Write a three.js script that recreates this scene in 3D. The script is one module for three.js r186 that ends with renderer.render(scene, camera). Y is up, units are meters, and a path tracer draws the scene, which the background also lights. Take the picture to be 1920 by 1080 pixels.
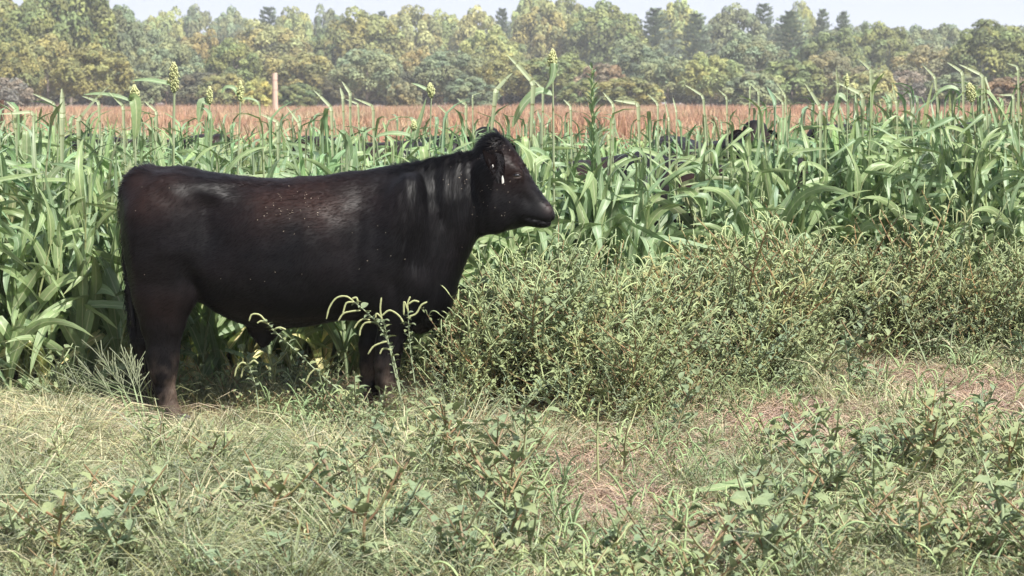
import * as THREE from 'three';
import { mergeGeometries } from 'three/addons/utils/BufferGeometryUtils.js';
import { ImprovedNoise } from 'three/addons/math/ImprovedNoise.js';

// ---------------------------------------------------------------- camera, sky, sun, exposure
const scene = new THREE.Scene();
const EYE = 1.65, FPX = 4070, PITCH = Math.atan(360 / FPX);
const camera = new THREE.PerspectiveCamera(2 * Math.atan(540 / FPX) * 180 / Math.PI, 16 / 9, 0.5, 3000);
camera.position.set(0, EYE, 0);
camera.rotation.x = -PITCH;
camera.focus = 11.2;
camera.userData.fStop = 8;
scene.add(camera);
const SUN = new THREE.Vector3(0.48, 0.92, 0.62).normalize();
const sun = new THREE.DirectionalLight(new THREE.Color(1, 0.965, 0.90), 4.6);
sun.position.copy(SUN).multiplyScalar(60).add(new THREE.Vector3(0, 0, -12));
sun.target.position.set(0, 0, -12);
sun.castShadow = true;
sun.shadow.camera.left = sun.shadow.camera.bottom = -30; sun.shadow.camera.right = sun.shadow.camera.top = 30; sun.shadow.camera.far = 200;
sun.shadow.mapSize.set(4096, 4096);
scene.add(sun, sun.target);
{
  const w = 512, h = 256, d = new Float32Array(w * h * 4);
  for (let j = 0; j < h; j++) for (let i = 0; i < w; i++) {
    const el = Math.max(0, (j / (h - 1) - 0.5) * Math.PI), t = Math.pow(Math.sin(el), 0.55);
    const az = (i / w) * Math.PI * 2;
    const c = 0.012 * Math.sin(az * 3 + 9 * el) * Math.sin(el * 7 + az) * t;
    const k = (j * w + i) * 4;
    d[k] = 0.385 + (0.29 - 0.385) * t + c; d[k + 1] = 0.405 + (0.335 - 0.405) * t + c; d[k + 2] = 0.46 + (0.44 - 0.46) * t + c; d[k + 3] = 1;
  }
  const sky = new THREE.DataTexture(d, w, h, THREE.RGBAFormat, THREE.FloatType);
  sky.mapping = THREE.EquirectangularReflectionMapping; sky.magFilter = THREE.LinearFilter; sky.needsUpdate = true;
  scene.background = sky; scene.environment = sky;
  scene.backgroundIntensity = 1.0; scene.environmentIntensity = 1.0;
}
scene.fog = new THREE.FogExp2(new THREE.Color(0.95, 0.97, 1.0), 0.00048);
const renderer = new THREE.WebGLRenderer({ antialias: true });
renderer.toneMapping = THREE.LinearToneMapping;
renderer.toneMappingExposure = 2.3;
renderer.shadowMap.enabled = true;

// ---------------------------------------------------------------- helpers
const V = (x, y, z) => new THREE.Vector3(x, y, z);
let seed = 7;
const reseed = (s) => { seed = s >>> 0; };
function rnd() { seed = (seed + 0x6D2B79F5) | 0; let t = Math.imul(seed ^ (seed >>> 15), 1 | seed); t = (t + Math.imul(t ^ (t >>> 7), 61 | t)) ^ t; return ((t ^ (t >>> 14)) >>> 0) / 4294967296; }
const rr = (a, b) => a + (b - a) * rnd();
const pick = (a) => a[Math.floor(rnd() * a.length) % a.length];
const gauss = () => (rnd() + rnd() + rnd() + rnd() - 2) * 1.0;
const clamp = (x, a = 0, b = 1) => Math.min(b, Math.max(a, x));
const lerp = (a, b, t) => a + (b - a) * t;
const smooth = (a, b, x) => { const t = clamp((x - a) / (b - a)); return t * t * (3 - 2 * t); };
const noise = new ImprovedNoise();
const N3 = (x, y, z = 0.37) => noise.noise(x + 31.3, y + 17.7, z + 5.1);
const fbm = (x, y, z = 0.37, o = 4) => { let s = 0, a = 0.5, f = 1; for (let i = 0; i < o; i++) { s += a * N3(x * f, y * f, z * f + i * 7.1); a *= 0.5; f *= 2.03; } return s; };
// a sight line of the photograph met with the upright plane z = -d, and the ground under it
const SP = Math.sin(PITCH), CP = Math.cos(PITCH);
function at(px, py, d) {
  const cx = (px - 960) / FPX, cy = (540 - py) / FPX, t = d / (cy * SP + CP);
  return V(cx * t, EYE + (cy * CP - SP) * t, -d);
}
function seen(x, y, z) {                                                      // where the photograph shows a point
  const dy = y - EYE, a = -dy * SP - z * CP, b = dy * CP - z * SP;
  return [960 + FPX * x / a, 540 - FPX * b / a];
}
const used = { cow: 0 };
const numbered = (n) => { const k = used[n] = (used[n] ?? -1) + 1; return k ? n + '_' + String(k).padStart(3, '0') : n; };
function tag(o, label, category, group, kind) {
  if (label) o.userData.label = label;
  if (category) o.userData.category = category;
  if (group) o.userData.group = group;
  if (kind) o.userData.kind = kind;
  return o;
}
function thing(name, label, category, pos, turn = 0, group) {
  const o = new THREE.Group(); o.name = numbered(name); scene.add(o);
  if (pos) o.position.copy(pos);
  o.rotation.y = turn;
  return tag(o, label, category, group);
}
function part(name, geo, m, parent) { const o = new THREE.Mesh(geo, m); o.name = name; parent.add(o); return o; }
function structure(name, geo, m, label) { const o = new THREE.Mesh(geo, m); o.name = numbered(name); scene.add(o); return tag(o, label, null, null, 'structure'); }
function scatter(name, geos, m, spots, label, category) {                     // uncountable growth: one object, one instanced child per variant
  const root = new THREE.Group(); root.name = numbered(name); scene.add(root); tag(root, label, category, null, 'stuff');
  const per = geos.map(() => []);
  for (const s of spots) per[s.v % geos.length].push(s);
  const M = new THREE.Matrix4(), Q = new THREE.Quaternion(), E = new THREE.Euler(), S = V(1, 1, 1), P = V(0, 0, 0);
  geos.forEach((g, k) => {
    if (!per[k].length) return;
    const im = new THREE.InstancedMesh(g, Array.isArray(m) ? m[k % m.length] : m, per[k].length);
    im.name = name.split('_').pop() + '_clump'; im.userData.kind = 'stuff';
    per[k].forEach((s, i) => {
      E.set(s.rx || 0, s.ry || 0, s.rz || 0, 'YXZ'); Q.setFromEuler(E);
      M.compose(P.set(s.x, s.y || 0, s.z), Q, S.set(s.s, s.s * (s.h || 1), s.s));
      im.setMatrixAt(i, M); im.setColorAt(i, s.c || new THREE.Color(1, 1, 1));
    });
    root.add(im);
  });
  return root;
}
function dataTex(w, h, f, srgb = true, rep = true) {
  const d = new Uint8Array(w * h * 4);
  const enc = (x) => srgb ? (x <= 0.0031308 ? 12.92 * x : 1.055 * Math.pow(x, 1 / 2.4) - 0.055) : x;
  for (let j = 0; j < h; j++) for (let i = 0; i < w; i++) { const c = f((i + 0.5) / w, (j + 0.5) / h), k = (j * w + i) * 4; for (let q = 0; q < 3; q++) d[k + q] = Math.round(255 * clamp(enc(clamp(c[q])))); d[k + 3] = 255; }
  const t = new THREE.DataTexture(d, w, h); t.magFilter = THREE.LinearFilter; t.minFilter = THREE.LinearMipmapLinearFilter; t.generateMipmaps = true;
  if (rep) t.wrapS = t.wrapT = THREE.RepeatWrapping;
  if (srgb) t.colorSpace = THREE.SRGBColorSpace;
  t.needsUpdate = true; return t;
}
const rgb = (r, g, b) => new THREE.Color().setRGB(r, g, b);
const mix3 = (a, b, t) => [lerp(a[0], b[0], t), lerp(a[1], b[1], t), lerp(a[2], b[2], t)];
class MB {                                                                    // collects vertices of one mesh
  constructor() { this.p = []; this.u = []; this.i = []; this.c = []; }
  get n() { return this.p.length / 3; }
  v(x, y, z, u = 0, v = 0, c) { this.p.push(x, y, z); this.u.push(u, v); if (c) this.c.push(c[0], c[1], c[2]); return this.n - 1; }
  t(a, b, c) { this.i.push(a, b, c); }
  build() {
    const g = new THREE.BufferGeometry();
    g.setAttribute('position', new THREE.Float32BufferAttribute(this.p, 3)); g.setAttribute('uv', new THREE.Float32BufferAttribute(this.u, 2));
    if (this.c.length === this.p.length) g.setAttribute('color', new THREE.Float32BufferAttribute(this.c, 3));
    g.setIndex(this.i); g.computeVertexNormals(); return g;
  }
}
// a leaf blade: a folded ribbon along points; uv u across (u0..u1), v along
function ribbon(mb, pts, w, { prof = (v) => Math.pow(Math.sin(Math.PI * Math.pow(lerp(0.08, 1, v), 0.6)), 0.8), fold = 0.35, up = V(0, 1, 0), cross = [-1, 0, 1], twist = 0, wave = 0, u0 = 0, u1 = 0.75, ph = 0, color } = {}) {
  const n = pts.length, T = V(0, 0, 0), S = V(0, 0, 0), Nn = V(0, 0, 0), prevS = V(0, 0, 0), base = mb.n, m = cross.length;
  for (let k = 0; k < n; k++) {
    T.copy(pts[Math.min(n - 1, k + 1)]).sub(pts[Math.max(0, k - 1)]).normalize();
    S.crossVectors(T, up); if (S.lengthSq() < 0.02 && k) S.copy(prevS); if (S.lengthSq() < 1e-6) S.set(1, 0, 0); S.normalize();
    if (k && S.dot(prevS) < 0) S.negate();
    prevS.copy(S);
    Nn.crossVectors(S, T).normalize();
    const v = k / (n - 1), a = twist * v, ca = Math.cos(a), sa = Math.sin(a), ww = w * prof(v) * 0.5;
    for (let j = 0; j < m; j++) {
      const c = cross[j], lift = fold * Math.abs(c) * ww + (Math.abs(c) === 1 ? wave * w * Math.sin(v * 17 + ph + c * 1.3) * prof(v) : 0);
      const sx = c * ww * ca - lift * sa, nx = c * ww * sa + lift * ca;
      mb.v(pts[k].x + S.x * sx + Nn.x * nx, pts[k].y + S.y * sx + Nn.y * nx, pts[k].z + S.z * sx + Nn.z * nx, lerp(u0, u1, (c + 1) / 2), v, color);
    }
    if (k) for (let j = 0; j < m - 1; j++) { const q = base + k * m + j, p = q - m; mb.t(p, p + 1, q + 1); mb.t(p, q + 1, q); }
  }
}
function tube(mb, pts, rad, { sides = 5, u0 = 0.8, u1 = 0.95, color, cap = true } = {}) {
  const n = pts.length, T = V(0, 0, 0), A = V(0, 0, 0), B = V(0, 0, 0), ref = V(0.31, 0.2, 0.93), base = mb.n;
  for (let k = 0; k < n; k++) {
    T.copy(pts[Math.min(n - 1, k + 1)]).sub(pts[Math.max(0, k - 1)]).normalize();
    if (k === 0) A.crossVectors(T, ref).normalize(); else A.addScaledVector(T, -A.dot(T)).normalize();
    B.crossVectors(T, A);
    const r = typeof rad === 'function' ? rad(k / (n - 1)) : rad;
    for (let j = 0; j <= sides; j++) { const a = j / sides * Math.PI * 2, c = Math.cos(a) * r, s = Math.sin(a) * r; mb.v(pts[k].x + A.x * c + B.x * s, pts[k].y + A.y * c + B.y * s, pts[k].z + A.z * c + B.z * s, lerp(u0, u1, j / sides), k / (n - 1), color); }
    if (k) for (let j = 0; j < sides; j++) { const q = base + k * (sides + 1) + j, p = q - sides - 1; mb.t(p, p + 1, q + 1); mb.t(p, q + 1, q); }
  }
  if (cap) { const e = pts[n - 1], q = mb.v(e.x, e.y, e.z, (u0 + u1) / 2, 1, color), l = base + (n - 1) * (sides + 1); for (let j = 0; j < sides; j++) mb.t(l + j, l + j + 1, q); }
}
const curve = (pts, n) => new THREE.CatmullRomCurve3(pts, false, 'centripetal').getPoints(n);
// straight runs between points, rounded only close to each corner
const bent = (pts, n = 5) => { const o = []; for (let k = 0; k + 1 < pts.length; k++) for (let q = 0; q < n; q++) o.push(pts[k].clone().lerp(pts[k + 1], q / n)); o.push(pts[pts.length - 1].clone()); return o; };
const leafMat = (name, map, o = {}) => new THREE.MeshPhysicalMaterial({ name, map, roughness: 0.5, transmission: 0.3, thickness: 0, side: THREE.DoubleSide, ...o });
// ---------------------------------------------------------------- ground
const blob = (px, py, cx, cy, rx, ry) => clamp(1.25 - Math.hypot((px - cx) / rx, (py - cy) / ry)) ;
const DIRT = [[1070, 900, 110, 48], [1490, 842, 240, 80], [1860, 796, 200, 82], [860, 1050, 105, 46], [1140, 985, 190, 62], [1660, 728, 130, 28], [1880, 1020, 150, 48], [1300, 885, 130, 55], [770, 975, 75, 28], [1270, 1055, 180, 50], [170, 930, 90, 34], [430, 1000, 70, 30]];
function dirtAt(x, z) {                                                        // 0..1, how bare the ground is
  const [px, py] = seen(x, 0, z); let m = 0;
  const jx = 60 * N3(x * 3, z * 3, 2), jy = 22 * N3(x * 3, z * 3, 8);
  for (const [cx, cy, rx, ry] of DIRT) m = Math.max(m, blob(px + jx, py + jy, cx, cy, rx, ry));
  return clamp(m * 1.2);
}
const edgeDepth = (x) => x < -1.9 ? 11.25 + 0.1 * N3(x * 2, 3) : x < -0.2 ? lerp(11.25, 12.0, smooth(-1.9, -1.3, x)) + 0.1 * N3(x * 2, 3) : lerp(12.0, 14.2, smooth(-0.2, 2.6, x)) + 0.15 * N3(x * 2, 3);   // where the crop begins
const soilMap = dataTex(512, 512, (u, v) => {
  const p = (f, s) => { const a = u * Math.PI * 2, b = v * Math.PI * 2; return noise.noise(Math.cos(a) * f + s, Math.sin(a) * f + Math.cos(b) * f * 0.9, Math.sin(b) * f + s); };
  const n = 0.5 * p(2.1, 1) + 0.35 * p(6, 4) + 0.3 * p(17, 9) + 0.35 * p(40, 2);
  return mix3([0.15, 0.098, 0.07], [0.32, 0.225, 0.17], clamp(0.5 + n));
});
{
  const g = new THREE.PlaneGeometry(1040, 1040, 1, 1).rotateX(-Math.PI / 2);
  const u = g.attributes.uv; for (let i = 0; i < u.count; i++) u.setXY(i, u.getX(i) * 900, u.getY(i) * 900);
  g.translate(0, -0.05, 0);
  structure('ground', g, new THREE.MeshStandardMaterial({ name: 'soil', map: soilMap, roughness: 0.95 }), 'bare reddish brown soil under the grass and crop');
  // the trodden, uneven soil near the cow
  const a = new THREE.PlaneGeometry(9, 9, 300, 300).rotateX(-Math.PI / 2).translate(0, 0, -10);
  const p = a.attributes.position, c = new Float32Array(p.count * 3), uv = a.attributes.uv;
  for (let i = 0; i < p.count; i++) {
    const x = p.getX(i), z = p.getZ(i), e = smooth(0, 0.7, 4.5 - Math.max(Math.abs(x), Math.abs(z + 10)));
    p.setY(i, -0.04 + 0.04 * e + e * (0.025 * fbm(x * 1.6, z * 1.6, 3) + 0.016 * fbm(x * 9, z * 9, 5, 3)));
    const t = clamp(0.5 + 1.3 * fbm(x * 2.2, z * 2.2, 9)), b = mix3([0.72, 0.60, 0.55], [1.25, 1.2, 1.12], t);
    c.set(b, i * 3); uv.setXY(i, x / 1.1, z / 1.1);
  }
  a.setAttribute('color', new THREE.BufferAttribute(c, 3)); a.computeVertexNormals();
  structure('dirt_path', a, new THREE.MeshStandardMaterial({ name: 'trodden_soil', map: soilMap, vertexColors: true, roughness: 0.95, bumpMap: soilMap, bumpScale: 0.012 }), 'trodden reddish brown soil showing between the weeds');
}
// ---------------------------------------------------------------- woodland
function broadCrown(s, { y0 = 0.22, lobes = 84, per = 140, squash = 1, card = 0.024, loose = 0 } = {}) {
  reseed(s); const mb = new MB(), cy = (1 + y0) / 2, ry = (1 - y0) / 2, D = V(0, 0, 0), C = V(0, 0, 0), A = V(0, 0, 0), B = V(0, 0, 0), P = V(0, 0, 0);
  const off = rr(0, 50);
  for (let l = 0; l < lobes; l++) {
    const ph = Math.acos(lerp(1, -0.75, (l + 0.5) / lobes)), th = l * 2.39996 + rr(-0.4, 0.4), out = 0.82 + 0.25 * N3(Math.cos(th) * 1.5 + off, Math.sin(th) * 1.5, ph * 1.5) + rr(-0.12, 0.05);
    const q = Math.pow(Math.max(0, Math.cos(ph)), 1) * 0.0;
    C.set(Math.sin(ph) * Math.cos(th) * 0.5 * out * (1 - q), cy + Math.cos(ph) * ry * out, Math.sin(ph) * Math.sin(th) * 0.5 * out);
    const R = rr(0.08, 0.15) * (1 - 0.25 * clamp(Math.cos(ph))), tone = rr(0.6, 1.3), warm = rr(-0.13, 0.13);
    for (let k = 0; k < per; k++) {
      D.set(gauss(), gauss() * 0.8 + 0.35, gauss()).normalize();
      const f = rr(0.72, 1.0) + (rnd() < loose ? rr(0, 0.5) : 0);
      P.set(C.x + D.x * R * f, C.y + D.y * R * f * 0.85 * squash, C.z + D.z * R * f);
      A.set(D.x + gauss() * 0.8, D.y + 0.45 + gauss() * 0.7, D.z + gauss() * 0.8).normalize();   // the spray's facing
      B.crossVectors(A, V(gauss(), gauss(), gauss())).normalize(); D.crossVectors(A, B);
      const w = card * rr(0.55, 1.15), h = w * rr(0.5, 0.8), t = tone * rr(0.75, 1.25), c = [t * (1 + warm), t, t * (1 - warm)];
      const a = mb.v(P.x - B.x * w, P.y - B.y * w, P.z - B.z * w, 0, 0, c), b = mb.v(P.x + D.x * h + A.x * h * 0.3, P.y + D.y * h + A.y * h * 0.3, P.z + D.z * h + A.z * h * 0.3, 0, 0, c), e = mb.v(P.x + B.x * w, P.y + B.y * w, P.z + B.z * w, 0, 0, c), f2 = mb.v(P.x - D.x * h + A.x * h * 0.25, P.y - D.y * h + A.y * h * 0.25, P.z - D.z * h + A.z * h * 0.25, 0, 0, c);
      mb.t(a, f2, b); mb.t(f2, e, b);
    }
  }
  return mb.build();
}
function pineCrown(s, tiers = 19) {
  reseed(s); const mb = new MB(), P = V(0, 0, 0), A = V(0, 0, 0), B = V(0, 0, 0), D = V(0, 0, 0);
  for (let k = 0; k < tiers; k++) {
    const v = k / (tiers - 1), y = lerp(0.12, 0.97, v), reach = 0.5 * Math.pow(1 - v * 0.97, 0.62) * rr(0.8, 1.1) + 0.012, nb = Math.round(9 - 4 * v);
    for (let b = 0; b < nb; b++) {
      const th = (b + rnd()) / nb * Math.PI * 2, R = reach * rr(0.65, 1.12), up = rr(0.02, 0.10) + 0.1 * v, tone = rr(0.7, 1.25);
      for (let q = 0; q < 34; q++) {
        const f = Math.pow(rnd(), 0.7), side = gauss() * 0.045 * (0.4 + f);
        P.set(Math.cos(th) * R * f - Math.sin(th) * side, y + up * f * R * 2 - 0.05 * f * f * R * 2 + gauss() * 0.012, Math.sin(th) * R * f + Math.cos(th) * side);
        B.set(Math.cos(th + gauss() * 0.6), 0.5 * rnd(), Math.sin(th + gauss() * 0.6)).normalize(); A.set(gauss() * 0.5, 1, gauss() * 0.5).normalize(); D.crossVectors(A, B).normalize();
        const w = rr(0.015, 0.034), h = w * 0.55, t = tone * rr(0.75, 1.2), c = [t, t, t];
        const i0 = mb.v(P.x - B.x * w, P.y - B.y * w, P.z - B.z * w, 0, 0, c), i1 = mb.v(P.x + D.x * h, P.y + D.y * h + h * 0.4, P.z + D.z * h, 0, 0, c), i2 = mb.v(P.x + B.x * w, P.y + B.y * w + w * 0.4, P.z + B.z * w, 0, 0, c), i3 = mb.v(P.x - D.x * h, P.y - D.y * h, P.z - D.z * h, 0, 0, c);
        mb.t(i0, i3, i1); mb.t(i3, i2, i1);
      }
    }
  }
  return mb.build();
}
function trunkGeo(s, top = 0.8) {
  reseed(s); const mb = new MB(), pts = [];
  for (let k = 0; k <= 6; k++) pts.push(V(0.015 * gauss(), k / 6 * top - 0.02, 0.015 * gauss()));
  tube(mb, pts, (v) => 0.022 * (1 - 0.85 * v) + 0.002, { sides: 7, u0: 0, u1: 1 });
  for (let k = 0; k < 9; k++) { const y = rr(0.25, 0.62), a = rr(0, 6.28), r = rr(0.2, 0.36), o = V(0, y, 0); tube(mb, curve([o, V(Math.cos(a) * r * 0.5, y + 0.07, Math.sin(a) * r * 0.5), V(Math.cos(a) * r, y + rr(0.12, 0.25), Math.sin(a) * r)], 5), (v) => 0.009 * (1 - 0.8 * v), { sides: 5, u0: 0, u1: 1 }); }
  return mb.build();
}
const crowns = { tree: [0, 1, 2, 3, 4].map((k) => broadCrown(100 + k, { y0: 0.12 + 0.03 * k })), bush: [0, 1, 2].map((k) => broadCrown(200 + k, { y0: 0.0, lobes: 64, per: 130, card: 0.034 })), loose: [0, 1].map((k) => broadCrown(300 + k, { y0: 0.05, lobes: 50, per: 95, card: 0.03, loose: 0.4 })), pine: [0, 1, 2].map((k) => pineCrown(400 + k)) };
const trunks = [0, 1, 2].map((k) => trunkGeo(500 + k)), bark = new THREE.MeshStandardMaterial({ name: 'bark', color: rgb(0.17, 0.14, 0.115), roughness: 0.95 });
const TONES = {
  green: [0.221, 0.253, 0.090], olive: [0.275, 0.273, 0.099], deep: [0.175, 0.212, 0.086], silver: [0.262, 0.300, 0.158], grey: [0.221, 0.253, 0.132], yellow: [0.432, 0.410, 0.132], paleyellow: [0.408, 0.410, 0.179], palegreen: [0.342, 0.368, 0.141],
  orange: [0.333, 0.280, 0.119], rust: [0.296, 0.218, 0.130], ochre: [0.315, 0.300, 0.119], pine: [0.215, 0.262, 0.170], dusk: [0.262, 0.232, 0.183], brown: [0.284, 0.267, 0.139],
};
const foliage = {};
for (const k in TONES) foliage[k] = new THREE.MeshPhysicalMaterial({ name: 'foliage_' + k, color: rgb(...TONES[k]), vertexColors: true, roughness: 0.75, specularIntensity: 0.4, transmission: 0.4, thickness: 0, side: THREE.DoubleSide });
let treeNo = 0;
function tree(px, top, half, d, kind, tone, label, base) {                     // px, top and half width as the photograph shows them, d metres away
  treeNo++; reseed(9000 + treeNo * 13);
  const e = at(px, top, d), H = Math.max(1.5, (e.y + 0.2) * 1.04), W = half * 2 * d / FPX * (kind === 'pine' ? 1.45 : 1.06);
  const name = { tree: 'broadleaf_tree', bush: 'bush', loose: 'sparse_tree', pine: 'pine_tree' }[kind];
  const o = thing(name, label, kind === 'bush' ? 'bush' : 'tree', V(e.x, base || -0.1, e.z), rr(0, 6.28));
  const c = part('crown', crowns[kind][treeNo % crowns[kind].length], foliage[tone], o); c.scale.set(W, H, W * rr(0.85, 1.05));
  const t = part('trunk', trunks[treeNo % 3], bark, o); t.scale.set(W * 0.8, H, W * 0.8);
  return o;
}
const WOOD = [
  // px, top, half width, metres, kind, tone, label
  [-20, -10, 95, 236, 'tree', 'olive', 'olive green tree at the left edge of the picture, cut by the frame'],
  [62, 14, 72, 232, 'tree', 'green', 'broad green tree in the tall group left of the skyline dip, behind the yellowing tree'],
  [128, -42, 88, 244, 'tree', 'green', 'tallest tree of the left group, its top above the picture'],
  [212, 18, 62, 250, 'tree', 'grey', 'grey green tree forming the right shoulder of the tall left group'],
  [88, 74, 62, 205, 'tree', 'ochre', 'yellowing tree in front of the tall left group'],
  [22, 84, 55, 200, 'tree', 'olive', 'olive tree in front of the tall group near the left edge'],
  [168, 92, 76, 196, 'tree', 'olive', 'broad dark olive tree at the field edge, second from the left group\'s right end'],
  [14, 150, 52, 168, 'loose', 'dusk', 'grey purple half bare shrub low at the left edge'],
  [262, 56, 55, 262, 'tree', 'grey', 'grey green tree just right of the tall left group'],
  [312, 80, 62, 224, 'tree', 'silver', 'silvery green tree behind the tallest seed head on the left'],
  [372, 66, 52, 268, 'tree', 'orange', 'orange brown tree right of the silvery tree behind the left seed heads'],
  [438, 82, 54, 232, 'tree', 'green', 'dark green tree left of the wooden post'],
  [502, 50, 80, 292, 'tree', 'ochre', 'wide orange olive tree above the wooden post'],
  [566, 104, 62, 232, 'tree', 'ochre', 'ochre tree right of the wooden post'],
  [488, 152, 34, 186, 'bush', 'yellow', 'small yellow bush beside the foot of the wooden post'],
  [556, 158, 42, 190, 'bush', 'deep', 'low dark bush just right of the wooden post'],
  [622, 62, 44, 300, 'tree', 'deep', 'dark green tree between the orange olive tree and the large dark one'],
  [684, 28, 72, 300, 'tree', 'olive', 'large dark olive crown standing out left of the pale yellow trees'],
  [688, 98, 66, 222, 'tree', 'silver', 'silvery green tree low in front of the large dark olive crown'],
  [772, 22, 64, 352, 'tree', 'paleyellow', 'pale yellow tree on the skyline right of the large dark olive crown'],
  [838, 30, 50, 356, 'tree', 'palegreen', 'pale green tree between two pale yellow trees on the skyline'],
  [892, 24, 52, 350, 'tree', 'paleyellow', 'yellow topped tree on the skyline left of the cow\'s head'],
  [784, 96, 44, 244, 'tree', 'orange', 'small orange yellow tree in front of the pale yellow skyline trees'],
  [842, 102, 62, 228, 'tree', 'grey', 'dark grey green tree behind the small yellow seed head above the cow\'s neck'],
  [756, 154, 34, 184, 'bush', 'brown', 'rusty bush at the field edge above the cow\'s withers'],
  [922, 60, 58, 286, 'tree', 'palegreen', 'light green tree below the yellow topped skyline tree'],
  [942, 24, 30, 372, 'pine', 'pine', 'narrow dark pine on the skyline left of the tallest light green crown'],
  [1018, 16, 64, 330, 'tree', 'ochre', 'rounded ochre tree in front of the tallest light green crown'],
  [1002, 0, 52, 392, 'tree', 'palegreen', 'light green skyline crown, left one of the tallest pair'],
  [1062, 2, 50, 392, 'tree', 'palegreen', 'light green skyline crown, right one of the tallest pair'],
  [1040, 108, 74, 222, 'tree', 'green', 'green tree behind the tallest sorghum seed head'],
  [946, 112, 58, 220, 'tree', 'olive', 'olive tree low above the cow\'s head'],
  [1136, 14, 74, 322, 'tree', 'green', 'large dark green crown right of the ochre rounded tree'],
  [1126, 122, 50, 206, 'bush', 'rust', 'reddish bush behind the leafy tall stalk'],
  [1182, 146, 60, 196, 'bush', 'olive', 'low olive bush right of the reddish bush'],
  [1196, 84, 62, 252, 'tree', 'grey', 'grey green tree below the large dark green crown'],
  [1228, 24, 48, 340, 'pine', 'pine', 'blue green pine left of the pale yellow skyline tree'],
  [1268, 8, 50, 366, 'tree', 'palegreen', 'pale yellow green tree on the skyline between two pines'],
  [1252, 112, 56, 222, 'tree', 'silver', 'silvery olive tree low between the pines and the field'],
  [1306, 34, 46, 318, 'pine', 'pine', 'blue grey pine right of the pale yellow green skyline tree'],
  [1334, 108, 58, 214, 'tree', 'palegreen', 'yellowish green tree with orange tips right of the middle'],
  [1376, 20, 64, 346, 'tree', 'grey', 'blue green broad crown left of the row of pointed pines'],
  [1432, 16, 42, 352, 'pine', 'pine', 'tallest pointed pine of the row on the right'],
  [1482, 30, 56, 306, 'pine', 'pine', 'wide layered blue green pine in front of the row'],
  [1502, 14, 36, 392, 'tree', 'palegreen', 'small pale round crown peeping between the pines'],
  [1542, 26, 32, 344, 'pine', 'pine', 'pointed pine right of the pale round crown'],
  [1582, 30, 32, 348, 'pine', 'pine', 'last pointed pine at the right end of the row'],
  [1408, 70, 64, 256, 'tree', 'grey', 'grey green round tree below the tallest pine'],
  [1484, 114, 68, 210, 'bush', 'green', 'wide green bush with orange tips at the field edge'],
  [1552, 104, 56, 216, 'tree', 'brown', 'orange tinged tree right of the wide green bush'],
  [1560, 64, 68, 268, 'tree', 'deep', 'dark olive tree below the last pines'],
  [1654, 52, 62, 290, 'tree', 'green', 'green crown right of the pines on the skyline'],
  [1722, 58, 56, 320, 'tree', 'grey', 'dark bluish crown between the green crown and the big right hand tree'],
  [1774, 52, 50, 330, 'tree', 'grey', 'bluish green crown just left of the big right hand tree'],
  [1862, 48, 94, 226, 'tree', 'green', 'big spreading green tree near the right edge'],
  [1742, 90, 72, 228, 'loose', 'brown', 'hazy olive brown thin tree left of the big right hand tree'],
  [1930, 56, 60, 300, 'tree', 'deep', 'dark tree cut by the right edge'],
  [1640, 132, 44, 196, 'bush', 'paleyellow', 'yellowish bush at the field edge left of the hazy thin tree'],
  [1900, 146, 60, 150, 'bush', 'rust', 'rusty bush low at the right edge'],
  [1702, 136, 46, 204, 'loose', 'dusk', 'grey thin shrub at the field edge below the hazy thin tree'],
  [308, 26, 46, 390, 'tree', 'palegreen', 'pale hazy crown first on the skyline right of the tall left group'],
  [372, 22, 44, 394, 'tree', 'grey', 'pale grey crown second on the skyline right of the tall left group'],
  [436, 24, 44, 396, 'tree', 'silver', 'pale silver green crown third on the skyline right of the tall left group'],
  [504, 22, 40, 398, 'pine', 'pine', 'hazy pine on the skyline above the wooden post'],
  [552, 24, 46, 396, 'tree', 'palegreen', 'pale green crown on the skyline just right of the hazy pine'],
  [620, 22, 42, 398, 'tree', 'grey', 'hazy grey crown on the skyline left of the large dark olive crown'],
  [716, 30, 34, 398, 'pine', 'pine', 'hazy pine peeping behind the large dark olive crown'],
  [1612, 52, 30, 380, 'tree', 'grey', 'small hazy crown in the skyline dip right of the pines'],
  [636, 128, 46, 236, 'tree', 'ochre', 'small ochre tree left of the low silvery tree'],
  [420, 138, 48, 210, 'bush', 'olive', 'olive bush behind the seed heads left of the wooden post'],
  [252, 130, 46, 206, 'bush', 'grey', 'grey green bush at the field edge below the tall left group'],
  [884, 146, 50, 200, 'bush', 'grey', 'grey bush at the field edge above the cow\'s poll'],
  [1090, 150, 44, 200, 'bush', 'green', 'low green bush left of the reddish bush'],
  [1410, 136, 52, 205, 'bush', 'silver', 'silvery bush between the yellowish tree and the wide green bush'],
  [1600, 140, 46, 206, 'bush', 'olive', 'olive bush left of the yellowish bush at the field edge'],
  [1800, 140, 60, 200, 'bush', 'grey', 'grey green bush under the big right hand tree'],
];
for (const w of WOOD) tree(...w);
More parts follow.
